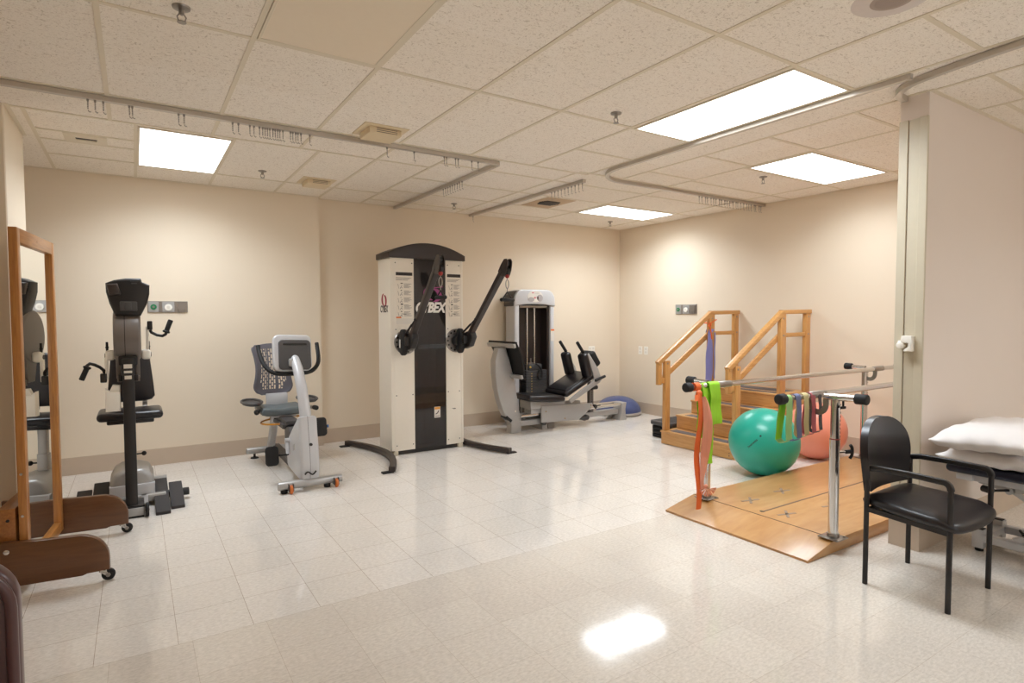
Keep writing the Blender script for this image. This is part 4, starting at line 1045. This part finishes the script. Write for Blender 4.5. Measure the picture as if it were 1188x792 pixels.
# ------------------------------------------------------------------ training stairs
t = thing('training_stairs', (5.6, 4.12, 0), 'wooden therapy stairs with two handrails, standing against the right wall', 'stairs')
sy0, sy1 = 3.645, 4.600; sx = [4.95, 5.20, 5.45, 5.70]; sxe = 6.255
tw = .018
for i, x in enumerate(sx):
    z = .15*(i+1); xe = sx[i+1] if i < 3 else sxe
    s = build('step', MB().box(x, x+tw, sy0+.02, sy1-.02, .15*i+.003 if i else .003, z-.02, .002, 1).box(x-.012, xe+(.012 if i < 3 else 0), sy0-.004, sy1+.004, z-.02, z, .004), M['wood_stair'], t)
    if i < 3:
        build('tread_strip', MB().box(x+.035, x+.15, sy0+.09, sy1-.09, z-.001, z+.0025, .001), M['tread'], s)
    else:
        build('tread_strip', MB().box(x+.04, x+.13, sy0+.09, sy1-.09, z-.001, z+.0025, .001), M['tread'], s)
        build('tread_strip', MB().box(x+.20, x+.42, sy0+.09, sy1-.09, z-.001, z+.0025, .001), M['tread'], s)
prof = [(4.955, .002), (4.955, .128), (5.205, .13), (5.205, .278), (5.455, .28), (5.455, .428), (5.705, .43), (5.705, .578), (sxe, .578), (sxe, .002)]
for y0 in (sy0, sy1-.02):
    st = build('side_board', MB().prism(prof, 1, y0, y0+.02), M['wood_stair'], t)
    g = MB()
    for k, (x, z) in enumerate(((5.02, .06), (5.02, .09), (5.3, .20), (5.55, .35), (5.85, .50), (6.15, .3))):
        ys = y0-.002 if y0 < 4 else y0+.02
        g.cyl((x, ys, z), (x, ys+.002, z), .006, 10)
    build('screw', g, M['grey_dark'], st)
build('screw', MB().cyl((4.9485, 3.70, .06), (4.951, 3.70, .06), .006, 8).cyl((4.9485, 3.70, .035), (4.951, 3.70, .035), .006, 8), M['grey_dark'], t)
def rail_side(y, inner):
    """y = centre of the posts"""
    pw = .022
    def post(x0, x1, z0, z1, n='post'): return build(n, MB().box(x0, x1, y-pw, y+pw, z0, z1, .005), M['wood_post'], t)
    post(4.965, 5.045, .15, .93); post(5.705, 5.80, .45, 1.452); p3 = post(6.165, 6.25, .60, 1.462)
    o = -.033 if inner > 0 else .033
    yy = y
    hr = build('handrail', MB().bar([(4.862, yy, .905), (5.745, yy, 1.462)], .055, .05, r=.006).bar([(5.735, yy, 1.468), (6.262, yy, 1.476)], .055, .045, r=.006), M['wood_rail'], t)
    mr = build('mid_rail', MB().bar([(4.93, yy+inner*.036, .70), (5.76, yy+inner*.036, 1.215)], .028, .06, r=.005).bar([(5.80, yy, 1.225), (6.165, yy, 1.227)], .03, .045, r=.005), M['wood_rail'], t)
    build('rail_end', MB().box(4.855, 4.915, y-.02, y+.02, .665, .905, .005), M['wood_post'], t)
    build('rail_stop', MB().box(4.905, 4.97, y-.012, y+.012, .68, .74, .003), M['wood_post'], t)
    for x, z in ((5.75, 1.40), (5.75, 1.22), (6.21, 1.42), (6.21, 1.23), (5.0, .90)):
        build('bolt', MB().cyl((x, y-pw-.004, z), (x, y-pw+.001, z), .010, 10), M['steel'], t)
rail_side(4.578, 1); rail_side(3.668, 1)

# ------------------------------------------------------------------ parallel bars on their platform
t = thing('parallel_bars', (4.6, 2.416, 0), 'chrome parallel bars on a low birch plywood platform', 'parallel bars')
px0, px1, py0, py1, pz = 3.232, 6.12, 1.875, 2.955, .08
pprof = [(px0, .0), (px0, .014), (3.535, pz), (5.80, pz), (px1, .014), (px1, 0)]
pf = build('platform', MB().prism(pprof, 1, py0, py1, .003), M['wood_ramp'], t)
d = MB()
for p, q in (((3.60, 2.42), (5.7, 2.42)),):
    d.box(p[0], q[0], p[1]-.006, p[1]+.006, pz, pz+.0015)
d.box(3.53, 3.5345, py0+.003, py1-.003, pz-.002, pz+.001)
build('seam', d, M['tape_dark'], pf)
build('peg_hole', MB().cyl((3.61, 2.425, pz), (3.61, 2.425, pz+.001), .017, 18), M['black'], pf)
def cross(x, y, a, mt='tape'):
    g = MB()
    for s in (-1, 1):
        aa = a+s*radians(28)
        c, s2 = cos(aa)*.075, sin(aa)*.075
        g.bar([(x-c, y-s2, pz+.0008), (x+c, y+s2, pz+.0008)], .018, .0014)
    build('tape_mark', g, M['tape'], pf)['label'] = 'grey tape X'
cross(3.755, 2.62, .2); cross(3.70, 2.30, .2); cross(4.16, 2.63, .2); cross(4.12, 2.23, .2)
zb = .932
yb1, yb2, yp1, yp2 = 2.05, 2.75, 1.90, 2.84
xbar0, xbar1 = 3.22, 6.22
def parallel_bar(y):
    b = build('hand_bar', MB().cyl((xbar0+.02, y, zb), (xbar1, y, zb), .0195, 24), M['chrome'], t)
    build('end_cap', MB().cyl((xbar0-.028, y, zb), (xbar0+.032, y, zb), .033, 24, .008), M['black_matte'], b)
    build('end_cap', MB().cyl((xbar1-.03, y, zb), (xbar1+.03, y, zb), .033, 24, .008), M['black_matte'], b)
    for x in (3.56, 5.80): build('sleeve', MB().cyl((x-.045, y, zb), (x+.12, y, zb), .0235, 24, .002), M['steel'], b)
    return b
parallel_bar(yb1); parallel_bar(yb2)
def post(x, y, s, out=.13):
    """s: direction from post outward"""
    yb = yb1 if s < 0 else yb2
    outer = build('post', MB().cyl((x, y, pz), (x, y, .685), .0285, 24), M['chrome'], t)
    build('base_plate', MB().box(x-.062, x+.062, y-.062, y+.062, pz, pz+.007, .003).cyl((x, y, pz), (x, y, pz+.03), .034, 20)
          .cyl((x-.045, y-.045, pz+.006), (x-.045, y-.045, pz+.012), .009, 8).cyl((x+.045, y-.045, pz+.006), (x+.045, y-.045, pz+.012), .009, 8), M['steel'], outer)
    build('collar', MB().cyl((x, y, .682), (x, y, .687), .0292, 20), M['red'], outer)
    inn = build('inner_tube', MB().cyl((x, y, .68), (x, y, .925), .0255, 24), M['chrome'], t)
    h = MB()
    for k in range(9):
        h.cyl((x+.018, y-.0185, .70+.024*k), (x+.0192, y-.0197, .70+.024*k), .007, 10)
    build('height_holes', h, M['black'], inn)
    arm = build('width_arm', MB().cyl((x, yb+s*.085, zb+.003), (x, y+s*out, zb+.008), .0205, 20), M['chrome'], t)
    build('arm_cap', MB().cyl((x, y+s*(out-.015), zb+.008), (x, y+s*(out+.055), zb+.009), .031, 24, .006), M['black_matte'], arm)
    # U-shaped strap from the arm to the bar
    pts = []
    cy = (yb+yb+s*.09)/2; r = .046
    for q in range(13):
        a = pi*q/12; pts.append((x, cy-s*r*cos(a), .885-.052*sin(a)))
    pts = [(x, yb-s*.002, .925)] + pts + [(x, yb+s*.092, .925)]
    build('bar_bracket', MB().bar(pts, .034, .007, (1, 0, 0)), M['steel'], t)
    if (x, y) != (3.54, yp1): return
    k = build('height_knob', MB().cyl((x+.02, y-.01, .60), (x+.085, y-.045, .605), .008, 12), M['chrome'], t)
    build('knob_grip', MB().bar(smooth_path([(x+.088, y-.046, .645), (x+.098, y-.052, .625), (x+.098, y-.052, .585), (x+.086, y-.046, .562)]), .016, .016, (1, 0, 0), r=.005).cyl((x+.06, y-.032, .603), (x+.095, y-.05, .605), .012, 12), M['black_matte'], k)
    k = build('arm_knob', MB().cyl((x, y+s*.045, .918), (x, y+s*.045, .885), .006, 10).bar([(x-.02, y+s*.045, .88), (x+.02, y+s*.045, .88)], .014, .014), M['black_matte'], t)
for x in (3.54, 5.79): post(x, yp1, -1, .13 if x < 4 else .05); post(x, yp2, 1)

# ------------------------------------------------------------------ exercise balls
def ball(c, r, mat, label, name='exercise_ball'):
    b = MB()
    c = Vector(c)
    prof = []
    n = 40
    for k in range(n+1):
        a = -pi/2+pi*k/n; rr = r*cos(a); zz = r*sin(a)
        rr *= 1.0+.0018*(1 if abs(sin(a*9)) > .93 else 0)
        prof.append((rr if 0 < k < n else 0, max(zz, -r*.992)))
    o = build(name, b.lathe(prof, 72, Matrix.Translation(c)), mat, None, origin=(c.x, c.y, 0), smooth=60)
    return tag(o, label, 'exercise ball')
gb = ball((4.735, 3.175, .2985), .30, M['teal'], 'teal green exercise ball wedged between the bars platform and the stairs')
ball((5.72, 3.26, .279), .281, M['coral'], 'coral pink exercise ball behind the hanging loop bands')
# printed name on the green ball, wrapped on its surface
tb = MB().text('Dynatronics', .042, Matrix.Identity(4), ext=0, bold=.0012)
bmesh.ops.subdivide_edges(tb.bm, edges=[e for e in tb.bm.edges if e.calc_length() > .02], cuts=2)
tb.merge(MB().lathe([(0, 0), (.012, 0), (.012, .0001), (0, .0001)], 16, Matrix.Translation((.265, .02, 0))).bm)
cv = Vector((4.735, 3.175, .2985)); vdir = (Vector((0, 0, 1.426))-cv).normalized()
right = Vector((.841, -.541, 0)).normalized(); upv = right.cross(vdir*-1).normalized()
if upv.z < 0: upv = -upv
xd = (right*.80+upv*.52).normalized(); yd = vdir.cross(xd).normalized()
if yd.z < 0: yd = -yd
for v in tb.bm.verts:
    u, w = v.co.x-.13, v.co.y
    p = vdir*.30+(right*-.108+upv*-.022)+xd*(u*.80)+yd*(w*.72)
    v.co = cv+p.normalized()*(.3008+v.co.z*0)
build('brand_print', tb, M['ink_dark'], gb)

# ------------------------------------------------------------------ elastic bands
def ribbon(pts, xw, th=.0022):
    """strip in a plane across the bar: pts = (y,z,x0,x1)"""
    tbm = bmesh.new()
    A = [tbm.verts.new((p[2], p[0], p[1])) for p in pts]; Mid = [tbm.verts.new(((p[2]+p[3])/2, p[0]-xw, p[1])) for p in pts]; B = [tbm.verts.new((p[3], p[0], p[1])) for p in pts]
    for k in range(len(pts)-1):
        tbm.faces.new((A[k], A[k+1], Mid[k+1], Mid[k])); tbm.faces.new((Mid[k], Mid[k+1], B[k+1], B[k]))
    bmesh.ops.recalc_face_normals(tbm, faces=tbm.faces[:]); bmesh.ops.solidify(tbm, geom=tbm.faces[:], thickness=th)
    return tbm
def over_bar(yb, xa_, xb_, zf, zbk, skf=0, skb=0, rr=.0225, wav=.004, closed=False, taper=1.0):
    pts = []
    n = 12
    def wv(z, ph): return wav*sin(z*38+ph)
    for k in range(n+1):
        z = zf+(zb-zf)*k/n; f = 1-k/n
        w0, w1 = xa_+skf*f, xb_+skf*f
        c = (w0+w1)/2; h = (w1-w0)/2*(1-(1-taper)*f)
        pts.append((yb-rr-.002-wv(z, 0)-.006*f, z, c-h+wv(z, 1), c+h+wv(z, 2)))
    for k in range(1, 9):
        a = pi-pi*k/9; pts.append((yb+rr*cos(a), zb+rr*sin(a), xa_, xb_))
    for k in range(n+1):
        z = zb+(zbk-zb)*k/n; f = k/n
        pts.append((yb+rr+.002+wv(z, 2)-(.0 if not closed else .0), z, xa_+skb*f+wv(z, 0), xb_+skb*f+wv(z, 3)))
    if closed:
        m = 8; x0, x1 = xa_+skb, xb_+skb
        for k in range(1, m):
            a = pi*k/m; f = k/m
            pts.append((yb+rr*cos(a), zbk-.022*sin(a)+(zf-zbk)*f, x0+(xa_+skf-x0)*f, x1+(xb_+skf-x1)*f))
    return pts
def band(name, mb, mat, label, cat, o, grp=None):
    return tag(build(name, mb, mat, None, origin=o, smooth=60), label, cat, grp)
# five loops on the near bar
def loop(xc, w, zlow, mat, label, skf, skb):
    mb = MB().merge(ribbon(over_bar(yb1, xc-w/2, xc+w/2, zlow, zlow+.004, skf, skb, closed=True, wav=.0015), .001))
    return band('loop_band', mb, mat, label, 'resistance band', (xc, yb1, zlow))
lo = loop(3.268, .062, .690, M['b_pale'], 'pale green loop band with its inside painted backlit lime, hanging nearest the end of the near bar', -.012, -.035)
loop(3.362, .05, .688, M['b_blue'], 'blue-grey loop band hanging on the near bar beside the pale green one', .006, -.028)
loop(3.445, .05, .700, M['b_yellow'], 'pale yellow loop band hanging between the blue-grey and rose ones', .0, -.03)
loop(3.522, .045, .706, M['b_red'], 'rose red loop band hanging between the yellow and charcoal ones', .004, -.028)
loop(3.592, .036, .713, M['b_dark'], 'charcoal loop band hanging farthest from the end of the near bar', .008, -.03)
mb = MB().merge(ribbon([(yb1+.017+.0005*k, .905-.0180*k, 3.238-.0031*k, 3.298-.0031*k) for k in range(13)], .002))  # back strip coloured lime to stand for light shining through it
s = build('backlit_strip', mb, M['b_lime'], None); 
for v in s.data.vertices: v.co = v.co-Vector((3.268, yb1, .690))
s.parent = lo; s['label'] = 'inside of the back strip, painted lime as backlit'
# lime sheet over the far bar
mb = MB().merge(ribbon(over_bar(yb2, 3.350, 3.475, .375, .55, .0, -.0, wav=.003, taper=.62), -.012))
mb.merge(ribbon(over_bar(yb2-.004, 3.415, 3.525, .655, .47, .018, 0, rr=.0265, wav=.003, taper=1.0), -.008))
band('exercise_band', mb, M['b_lime'], 'bright lime elastic band folded over the far bar', 'resistance band', (3.43, yb2, .37))
# orange band knotted at the end of the far bar
mb = MB()
ob = []
for k in range(31):
    u = k/30; z = .895-.815*u
    ob.append((yb2-.045-.012*sin(u*9), z, 3.262-.012*u+.006*sin(u*8), 3.305-.004*u+.006*sin(u*7+.5)+.008*sin(pi*u)))
mb.merge(ribbon(ob, .006))
ring_ = [(3.30, yb2+.027*cos(a), zb+.027*sin(a)) for a in [2*pi*k/20 for k in range(20)]]
mb.bar(ring_, .006, .05, (1, 0, 0), closed=True)
mb.sphere((3.295, yb2-.035, .885), .026, 10, sx=1, sy=.8, sz=1.1)
mb.merge(ribbon([(yb2-.05-.02*k/6, .885-.01*k, 3.235-.004*k, 3.285-.006*k) for k in range(5)], .012))
to = band('exercise_band', mb, M['b_orange'], 'orange elastic band knotted on the far bar and hanging to the platform', 'resistance band', (3.30, yb2, .08))
pb = []
for k in range(27):
    u = k/26; z = .87-.64*u
    pb.append((yb2-.062-.006*sin(u*7), z, 3.292+.01*sin(u*5), 3.292+.01*sin(u*5)+.03+.075*sin(pi*min(1, u*1.1))**.7))
mb = MB().merge(ribbon(pb, .016))
mb.sphere((3.338, yb2-.068, .235), .016, 8)
for k in range(7):
    a = -pi*.95+pi*.9*k/6
    mb.prism([(3.338, .228), (3.338+.062*cos(a-.2), .228+.062*sin(a-.2)*.85-.005), (3.338+.066*cos(a+.2), .228+.066*sin(a+.2)*.85-.005)], 1, yb2-.068-.006*k, yb2-.065-.006*k)
s = build('sheer_layer', mb, M['b_peach'], None)
for v in s.data.vertices: v.co = v.co-Vector((3.30, yb2, .08))
s.parent = to; s['label'] = 'sheer peach layer tied in a rosette'
# bands on the stair rail
mb = MB()
lv = []
for k in range(25):
    u = k/24; z = 1.235-.62*u
    lv.append((4.54-.004*sin(u*6), z, 5.655-.025*u+.006*sin(u*11)-.02*sin(pi*u), 5.70-.0*u+.006*sin(u*10)+.05*sin(pi*u*.9)))
mb.merge(ribbon(lv, .012))
mb.merge(ribbon([(4.545, 1.235-.55*k/12, 5.775+.004*sin(k), 5.795+.004*sin(k)) for k in range(13)], .004))
mb.merge(ribbon([(4.54, 1.225, 5.655, 5.72), (4.545, 1.262, 5.68, 5.77), (4.57, 1.285, 5.72, 5.82), (4.61, 1.287, 5.73, 5.83), (4.63, 1.26, 5.73, 5.83), (4.632, 1.21, 5.73, 5.83)], .004))
band('exercise_band', mb, M['b_lav'], 'lavender elastic band draped over the middle rail of the stairs', 'resistance band', (5.72, 4.56, .62))
mb = MB()
ring_ = [(5.7525+sx_*.056, 4.578+sy_*.031, 1.362+.02*sx_) for sx_, sy_ in ((-1, -1), (1, -1), (1, 1), (-1, 1))]
mb.bar(ring_, .030, .006, (0, 0, 1), closed=True)
mb.sphere((5.69, 4.54, 1.33), .022, 8, sx=.9, sy=.9, sz=1.2)
mb.merge(ribbon([(4.545-.003*k, 1.33-.025*k, 5.675+.003*k, 5.705+.002*k) for k in range(8)], .006))
mb.merge(ribbon([(4.54-.003*k, 1.335-.008*k, 5.66-.006*k, 5.69-.006*k) for k in range(5)], .006))
band('exercise_band', mb, M['b_orange'], 'orange elastic band tied around the tall stair post', 'resistance band', (5.75, 4.578, 1.15))

# ------------------------------------------------------------------ black armchair at the right
t = thing('visitor_chair', (3.48, 1.37, 0), 'black vinyl armchair with a rounded back, in front of the white partition', 'chair')
lx0, lx1, ly0, ly1 = 3.242, 3.722, 1.187, 1.566; r = .0125
za = .628
build('leg', MB().tube([(lx0, ly1, 0), (lx0, ly1, .62)], r, 14), M['black'], t)
build('leg', MB().tube([(lx1, ly1, 0), (lx1, ly1, .62)], r, 14), M['black'], t)
for x in (lx0, lx1):
    build('leg', MB().tube([(x, ly0, 0), (x, ly0, za-.035)], r, 14), M['black'], t)
    pts = [(x, ly0, za-.036)] + [(x, ly0+.032-.032*cos(pi/2*k/6), za-.036+.036*sin(pi/2*k/6)) for k in range(1, 7)] + [(x, ly0+.18, za+.004), (x, ly1-.05, za+.002), (x, ly1, za-.008)]
    build('armrest', MB().bar(pts, .030, .022, (1, 0, 0), r=.008), M['black'], t)
build('seat_frame', MB().bar([(lx0, ly1, .405), (lx0, ly0, .385)], .02, .025).bar([(lx1, ly1, .405), (lx1, ly0, .385)], .02, .025).bar([(lx0, ly1-.02, .405), (lx1, ly1-.02, .405)], .02, .025).bar([(lx0, ly0+.03, .385), (lx1, ly0+.03, .385)], .02, .025)
      .box(3.40, 3.60, 1.25, 1.50, .385, .40, .004), M['black'], t)
# seat: wedge cushion, wider at the front with rounded corners
sp_ = [(3.272, 1.60), (3.692, 1.60), (3.728, 1.50), (3.748, 1.32), (3.742, 1.20), (3.69, 1.15), (3.48, 1.132), (3.27, 1.15), (3.218, 1.20), (3.212, 1.32), (3.234, 1.50)]
def seat_fn(mb):
    tb2 = bmesh.new(); cx, cy = 3.482, 1.35; N = 72
    pts = smooth_path([(p[0], p[1], 0) for p in sp_+[sp_[0]]], 6)[:-1]; N = len(pts); rings = []
    for s, h in ((.0, .4775), (.35, .477), (.6, .474), (.8, .468), (.92, .458), (.98, .446), (1.0, .432), (.99, .418), (.95, .409), (.6, .404), (0, .404)):
        if s == 0: rings.append([tb2.verts.new((cx, cy, h))]); continue
        rings.append([tb2.verts.new((cx+(p[0]-cx)*s, cy+(p[1]-cy)*s, h+(p[1]-cy)*.045-.02*max(0, (1.22-p[1])/.09)*s*s)) for p in pts])
    for a, b2 in zip(rings, rings[1:]):
        for j in range(N):
            if len(a) == 1: tb2.faces.new((a[0], b2[j], b2[(j+1) % N]))
            elif len(b2) == 1: tb2.faces.new((a[j], b2[0], a[(j+1) % N]))
            else: tb2.faces.new((a[j], b2[j], b2[(j+1) % N], a[(j+1) % N]))
    bmesh.ops.recalc_face_normals(tb2, faces=tb2.faces[:]); return mb.merge(tb2)
build('seat', seat_fn(MB()), M['vinyl'], t, smooth=60)
# backrest: rounded top, curved in plan
def back_fn(sx_, zq, side):
    pass
tb2 = bmesh.new(); NU, NV = 26, 26; VV = {}
def bhalf(z):
    f = (z-.50)/(.872-.50)
    w = .215+.03*min(1, f*2.2)
    if f > .45: w *= max(0.0, 1-((f-.45)/.55)**2.6)**.5
    return max(w, .004)
for i in range(NU+1):
    for j in range(NV+1):
        f = j/NV; f = 1-(1-f)**1.6; z = .497+.375*f; u = -1+2*i/NU; x = 3.452+u*bhalf(z)
        y = 1.606+.03*(z-.5)/.37+.035*u*u*-1*(bhalf(z)/.245)**2
        VV[i, j] = tb2.verts.new((x, y, z))
for i in range(NU):
    for j in range(NV): tb2.faces.new((VV[i, j], VV[i+1, j], VV[i+1, j+1], VV[i, j+1]))
bmesh.ops.remove_doubles(tb2, verts=tb2.verts[:], dist=.0004)
bmesh.ops.recalc_face_normals(tb2, faces=tb2.faces[:])
ed = [e for e in tb2.edges if e.is_boundary]
bmesh.ops.solidify(tb2, geom=tb2.faces[:], thickness=.036)
o = build('backrest', MB().merge(tb2), M['vinyl'], t, smooth=60)
bv = o.modifiers.new('soft_edge', 'BEVEL'); bv.width = .014; bv.segments = 4; bv.limit_method = 'ANGLE'; bv.angle_limit = radians(50)
build('back_bracket', MB().bar([(lx0, ly1, .60), (lx0+.03, ly1+.005, .60)], .02, .03).bar([(lx1, ly1, .60), (lx1-.045, ly1+.005, .60)], .02, .03), M['black'], t)

# ------------------------------------------------------------------ treatment table
t = thing('treatment_table', (4.36, .55, 0), 'treatment table with a navy top and pale metal frame at the right edge', 'treatment table')
tx0, tx1, tya, tyb = 4.0, 4.72, -.40, 1.50
build('tabletop', MB().box(tx0, tx1, tya, tyb, .512, .562, .022, 4), M['navy'], t)
build('top_frame', MB().bar([(tx0+.06, tya+.05, .492), (tx0+.06, tyb-.06, .492)], .04, .035).bar([(tx1-.06, tya+.05, .492), (tx1-.06, tyb-.06, .492)], .04, .035).bar([(tx0+.06, tyb-.06, .492), (tx1-.06, tyb-.06, .492)], .035, .035)
      .bar([(tx0+.06, .55, .492), (tx1-.06, .55, .492)], .035, .035).box(4.02, 4.10, 1.37, 1.45, .475, .512, .004), M['silver_light'], t)
build('tilt_hinge', MB().bar([(4.09, 1.36, .475), (4.12, 1.22, .44), (4.10, 1.10, .475)], .02, .03).cyl((4.08, 1.22, .445), (4.16, 1.22, .445), .02, 14).bar([(4.12, 1.26, .47), (4.16, 1.16, .39), (4.20, 1.14, .34)], .022, .026).cyl((4.20, 1.11, .345), (4.20, 1.17, .345), .018, 12), M['silver'], t)
build('lever_knob', MB().cyl((4.01, 1.325, .452), (4.01, 1.265, .445), .019, 16, .008).cyl((4.01, 1.28, .446), (4.08, 1.22, .45), .007, 10), M['black_matte'], t)
build('lift_arm', MB().bar([(4.30, 1.25, .10), (4.36, .35, .47)], .04, .05).bar([(4.52, 1.25, .10), (4.46, .35, .47)], .04, .05).bar([(4.30, .35, .10), (4.36, 1.1, .47)], .04, .05), M['silver_light'], t)
build('base_frame', MB().bar([(4.285, 1.42, .085), (4.285, -.30, .085)], .055, .045, r=.006).bar([(4.58, 1.42, .085), (4.58, -.30, .085)], .055, .045, r=.006).bar([(4.285, 1.40, .085), (4.58, 1.40, .085)], .05, .04).bar([(4.285, -.28, .085), (4.58, -.28, .085)], .05, .04), M['silver_light'], t)
for x in (4.285, 4.58):
    for y in (1.415, -.295):
        f = build('table_foot', MB().box(x-.034, x+.034, y-.03, y+.03, .022, .135, .006), M['silver_light'], t)
        build('foot_pad', MB().cyl((x, y, 0), (x, y, .024), .022, 16, .003), M['black_matte'], f)
        build('top_cap', MB().box(x-.026, x+.026, y-.024, y+.024, .134, .139, .002), M['black_matte'], f)
tag(build('power_cord', MB().tube(smooth_path([(4.30, .98, .105), (4.25, 1.06, .125), (4.24, 1.14, .155), (4.30, 1.22, .165), (4.42, 1.26, .14), (4.55, 1.27, .06), (4.72, 1.28, .007), (5.2, 1.33, .007), (5.9, 1.45, .007)]), .006, 8), M['black_matte'], None, origin=(4.3, 1.1, .1)),
    'thin black power cord under the treatment table', 'cord')

# ------------------------------------------------------------------ pillows
def pillow(cx, cy, zb_, hx, hy, h, seed, label, rot=0.0, droop=0.0):
    rnd = random.Random(seed); ph = [rnd.uniform(0, 6.28) for _ in range(10)]
    N = 46; R_ = Matrix.Rotation(rot, 4, 'Z')
    def surf(sgn):
        def fn(u, v):
            a, b2 = -1+2*u, -1+2*v
            a2 = math.copysign(1-(1-abs(a))**1.5, a); b3 = math.copysign(1-(1-abs(b2))**1.5, b2)
            pin = 1-.075*(1-b3*b3)*abs(a2)**3; pin2 = 1-.09*(1-a2*a2)*abs(b3)**3
            x, y = hx*a2*pin, hy*b3*pin2
            e = max(0, (1-a2**4))**.55*max(0, (1-b3**4))**.55
            wr = .006*sin(9*a2+5*b3+ph[0])*(1-e*.6)+.005*sin(15*b3-7*a2+ph[1])*(1-e*.5)+.004*sin(22*a2+ph[2])*abs(b3)
            z = sgn*(h/2*e*(1.1 if sgn > 0 else .9))+wr*min(1, e*3+.1)+.012*abs(a2)**3*sin(3*b3+ph[3])
            z -= droop*max(0, -a2-.5)**2
            return R_ @ Vector((x, y, z)) + Vector((cx, cy, zb_+h*.45))
        return fn
    mb = MB().grid(surf(1), N, N).grid(surf(-1), N, N)
    bmesh.ops.remove_doubles(mb.bm, verts=mb.bm.verts[:], dist=.0005)
    bmesh.ops.recalc_face_normals(mb.bm, faces=mb.bm.faces[:])
    o = build('pillow', mb, M['linen'], None, origin=(cx, cy, zb_), smooth=80)
    return tag(o, label, 'pillow', None)
pillow(4.335, 1.30, .563, .40, .23, .10, 3, 'lower of the two white pillows, lying on the navy table top')
pillow(4.265, 1.28, .660, .46, .25, .145, 11, 'upper of the two white pillows, resting on the other pillow', rot=.04)

# ------------------------------------------------------------------ maroon chair at the lower left edge
t = thing('side_chair', (-.62, 1.55, 0), 'maroon vinyl chair cut off at the lower left corner, close to the camera', 'chair')
def plate(x0, x1, y, z0, z1, R, th, inset=0):
    pts = [(x0, z0), (x1, z0)]
    for k in range(9):
        a = pi/2*k/8; pts.append((x1-R+R*cos(a), z1-R+R*sin(a)))
    for k in range(9):
        a = pi/2+pi/2*k/8; pts.append((x0+R+R*cos(a), z1-R+R*sin(a)))
    return MB().prism(pts, 1, y-th/2, y+th/2, min(.02, th*.45), 4)
cx1 = -.222
bk = build('backrest', plate(-.76, cx1, 1.62, .44, .925, .10, .06), M['maroon'], t)
pp = [(cx1-.012, 1.588, .45), (cx1-.012, 1.588, .80)]
for k in range(9):
    a = pi/2*k/8; pp.append((cx1-.112+.10*cos(a), 1.588, .815+.10*sin(a)))
pp += [(-.5, 1.588, .915), (-.748, 1.588, .80), (-.748, 1.588, .45)]
build('piping', MB().tube(pp, .011, 10), M['maroon'], bk)
build('seat', MB().box(-.77, -.25, 1.10, 1.60, .40, .47, .03, 4), M['maroon'], t)
for x in (-.73, -.29):
    build('leg', MB().tube([(x, 1.14, 0), (x, 1.14, .41)], .014, 12), M['black'], t)
    build('leg', MB().tube([(x, 1.66, 0), (x, 1.62, .41), (x, 1.62, .6)], .014, 12), M['black'], t)
build('seat_frame', MB().bar([(-.73, 1.14, .395), (-.73, 1.62, .395)], .02, .025).bar([(-.29, 1.14, .395), (-.29, 1.62, .395)], .02, .025), M['black'], t)
# ------------------------------------------------------------------ camera, world, view
cam = bpy.data.cameras.new('camera'); co = bpy.data.objects.new('camera', cam); COL.objects.link(co)
yaw, pitch, roll = radians(32.75), radians(-2.41), radians(-.16)
F = Vector((sin(yaw)*cos(pitch), cos(yaw)*cos(pitch), sin(pitch))); r_ = Vector((cos(yaw), -sin(yaw), 0)); u_ = r_.cross(F)
r2 = r_*cos(roll)+u_*sin(roll); u2 = -r_*sin(roll)+u_*cos(roll)
co.matrix_world = Matrix(((r2.x, u2.x, -F.x, 0), (r2.y, u2.y, -F.y, 0), (r2.z, u2.z, -F.z, 1.426), (0, 0, 0, 1)))
cam.sensor_fit = 'HORIZONTAL'; cam.sensor_width = 36; cam.lens = 679.9/1188*36
cam.clip_start = .05
SC.camera = co
w = bpy.data.worlds.new('world'); SC.world = w; w.use_nodes = True
w.node_tree.nodes['Background'].inputs[0].default_value = (.90, .95, 1.0, 1); w.node_tree.nodes['Background'].inputs[1].default_value = WORLD
vs = SC.view_settings
vs.view_transform = 'Standard'; vs.look = 'None'; vs.gamma = 1; vs.use_curve_mapping = False
vs.exposure = EXPO
SC.cycles.use_denoising = True
SC.cycles.max_bounces = 14; SC.cycles.diffuse_bounces = 10; SC.cycles.glossy_bounces = 6; SC.cycles.transmission_bounces = 8
SC.cycles.sample_clamp_indirect = 10
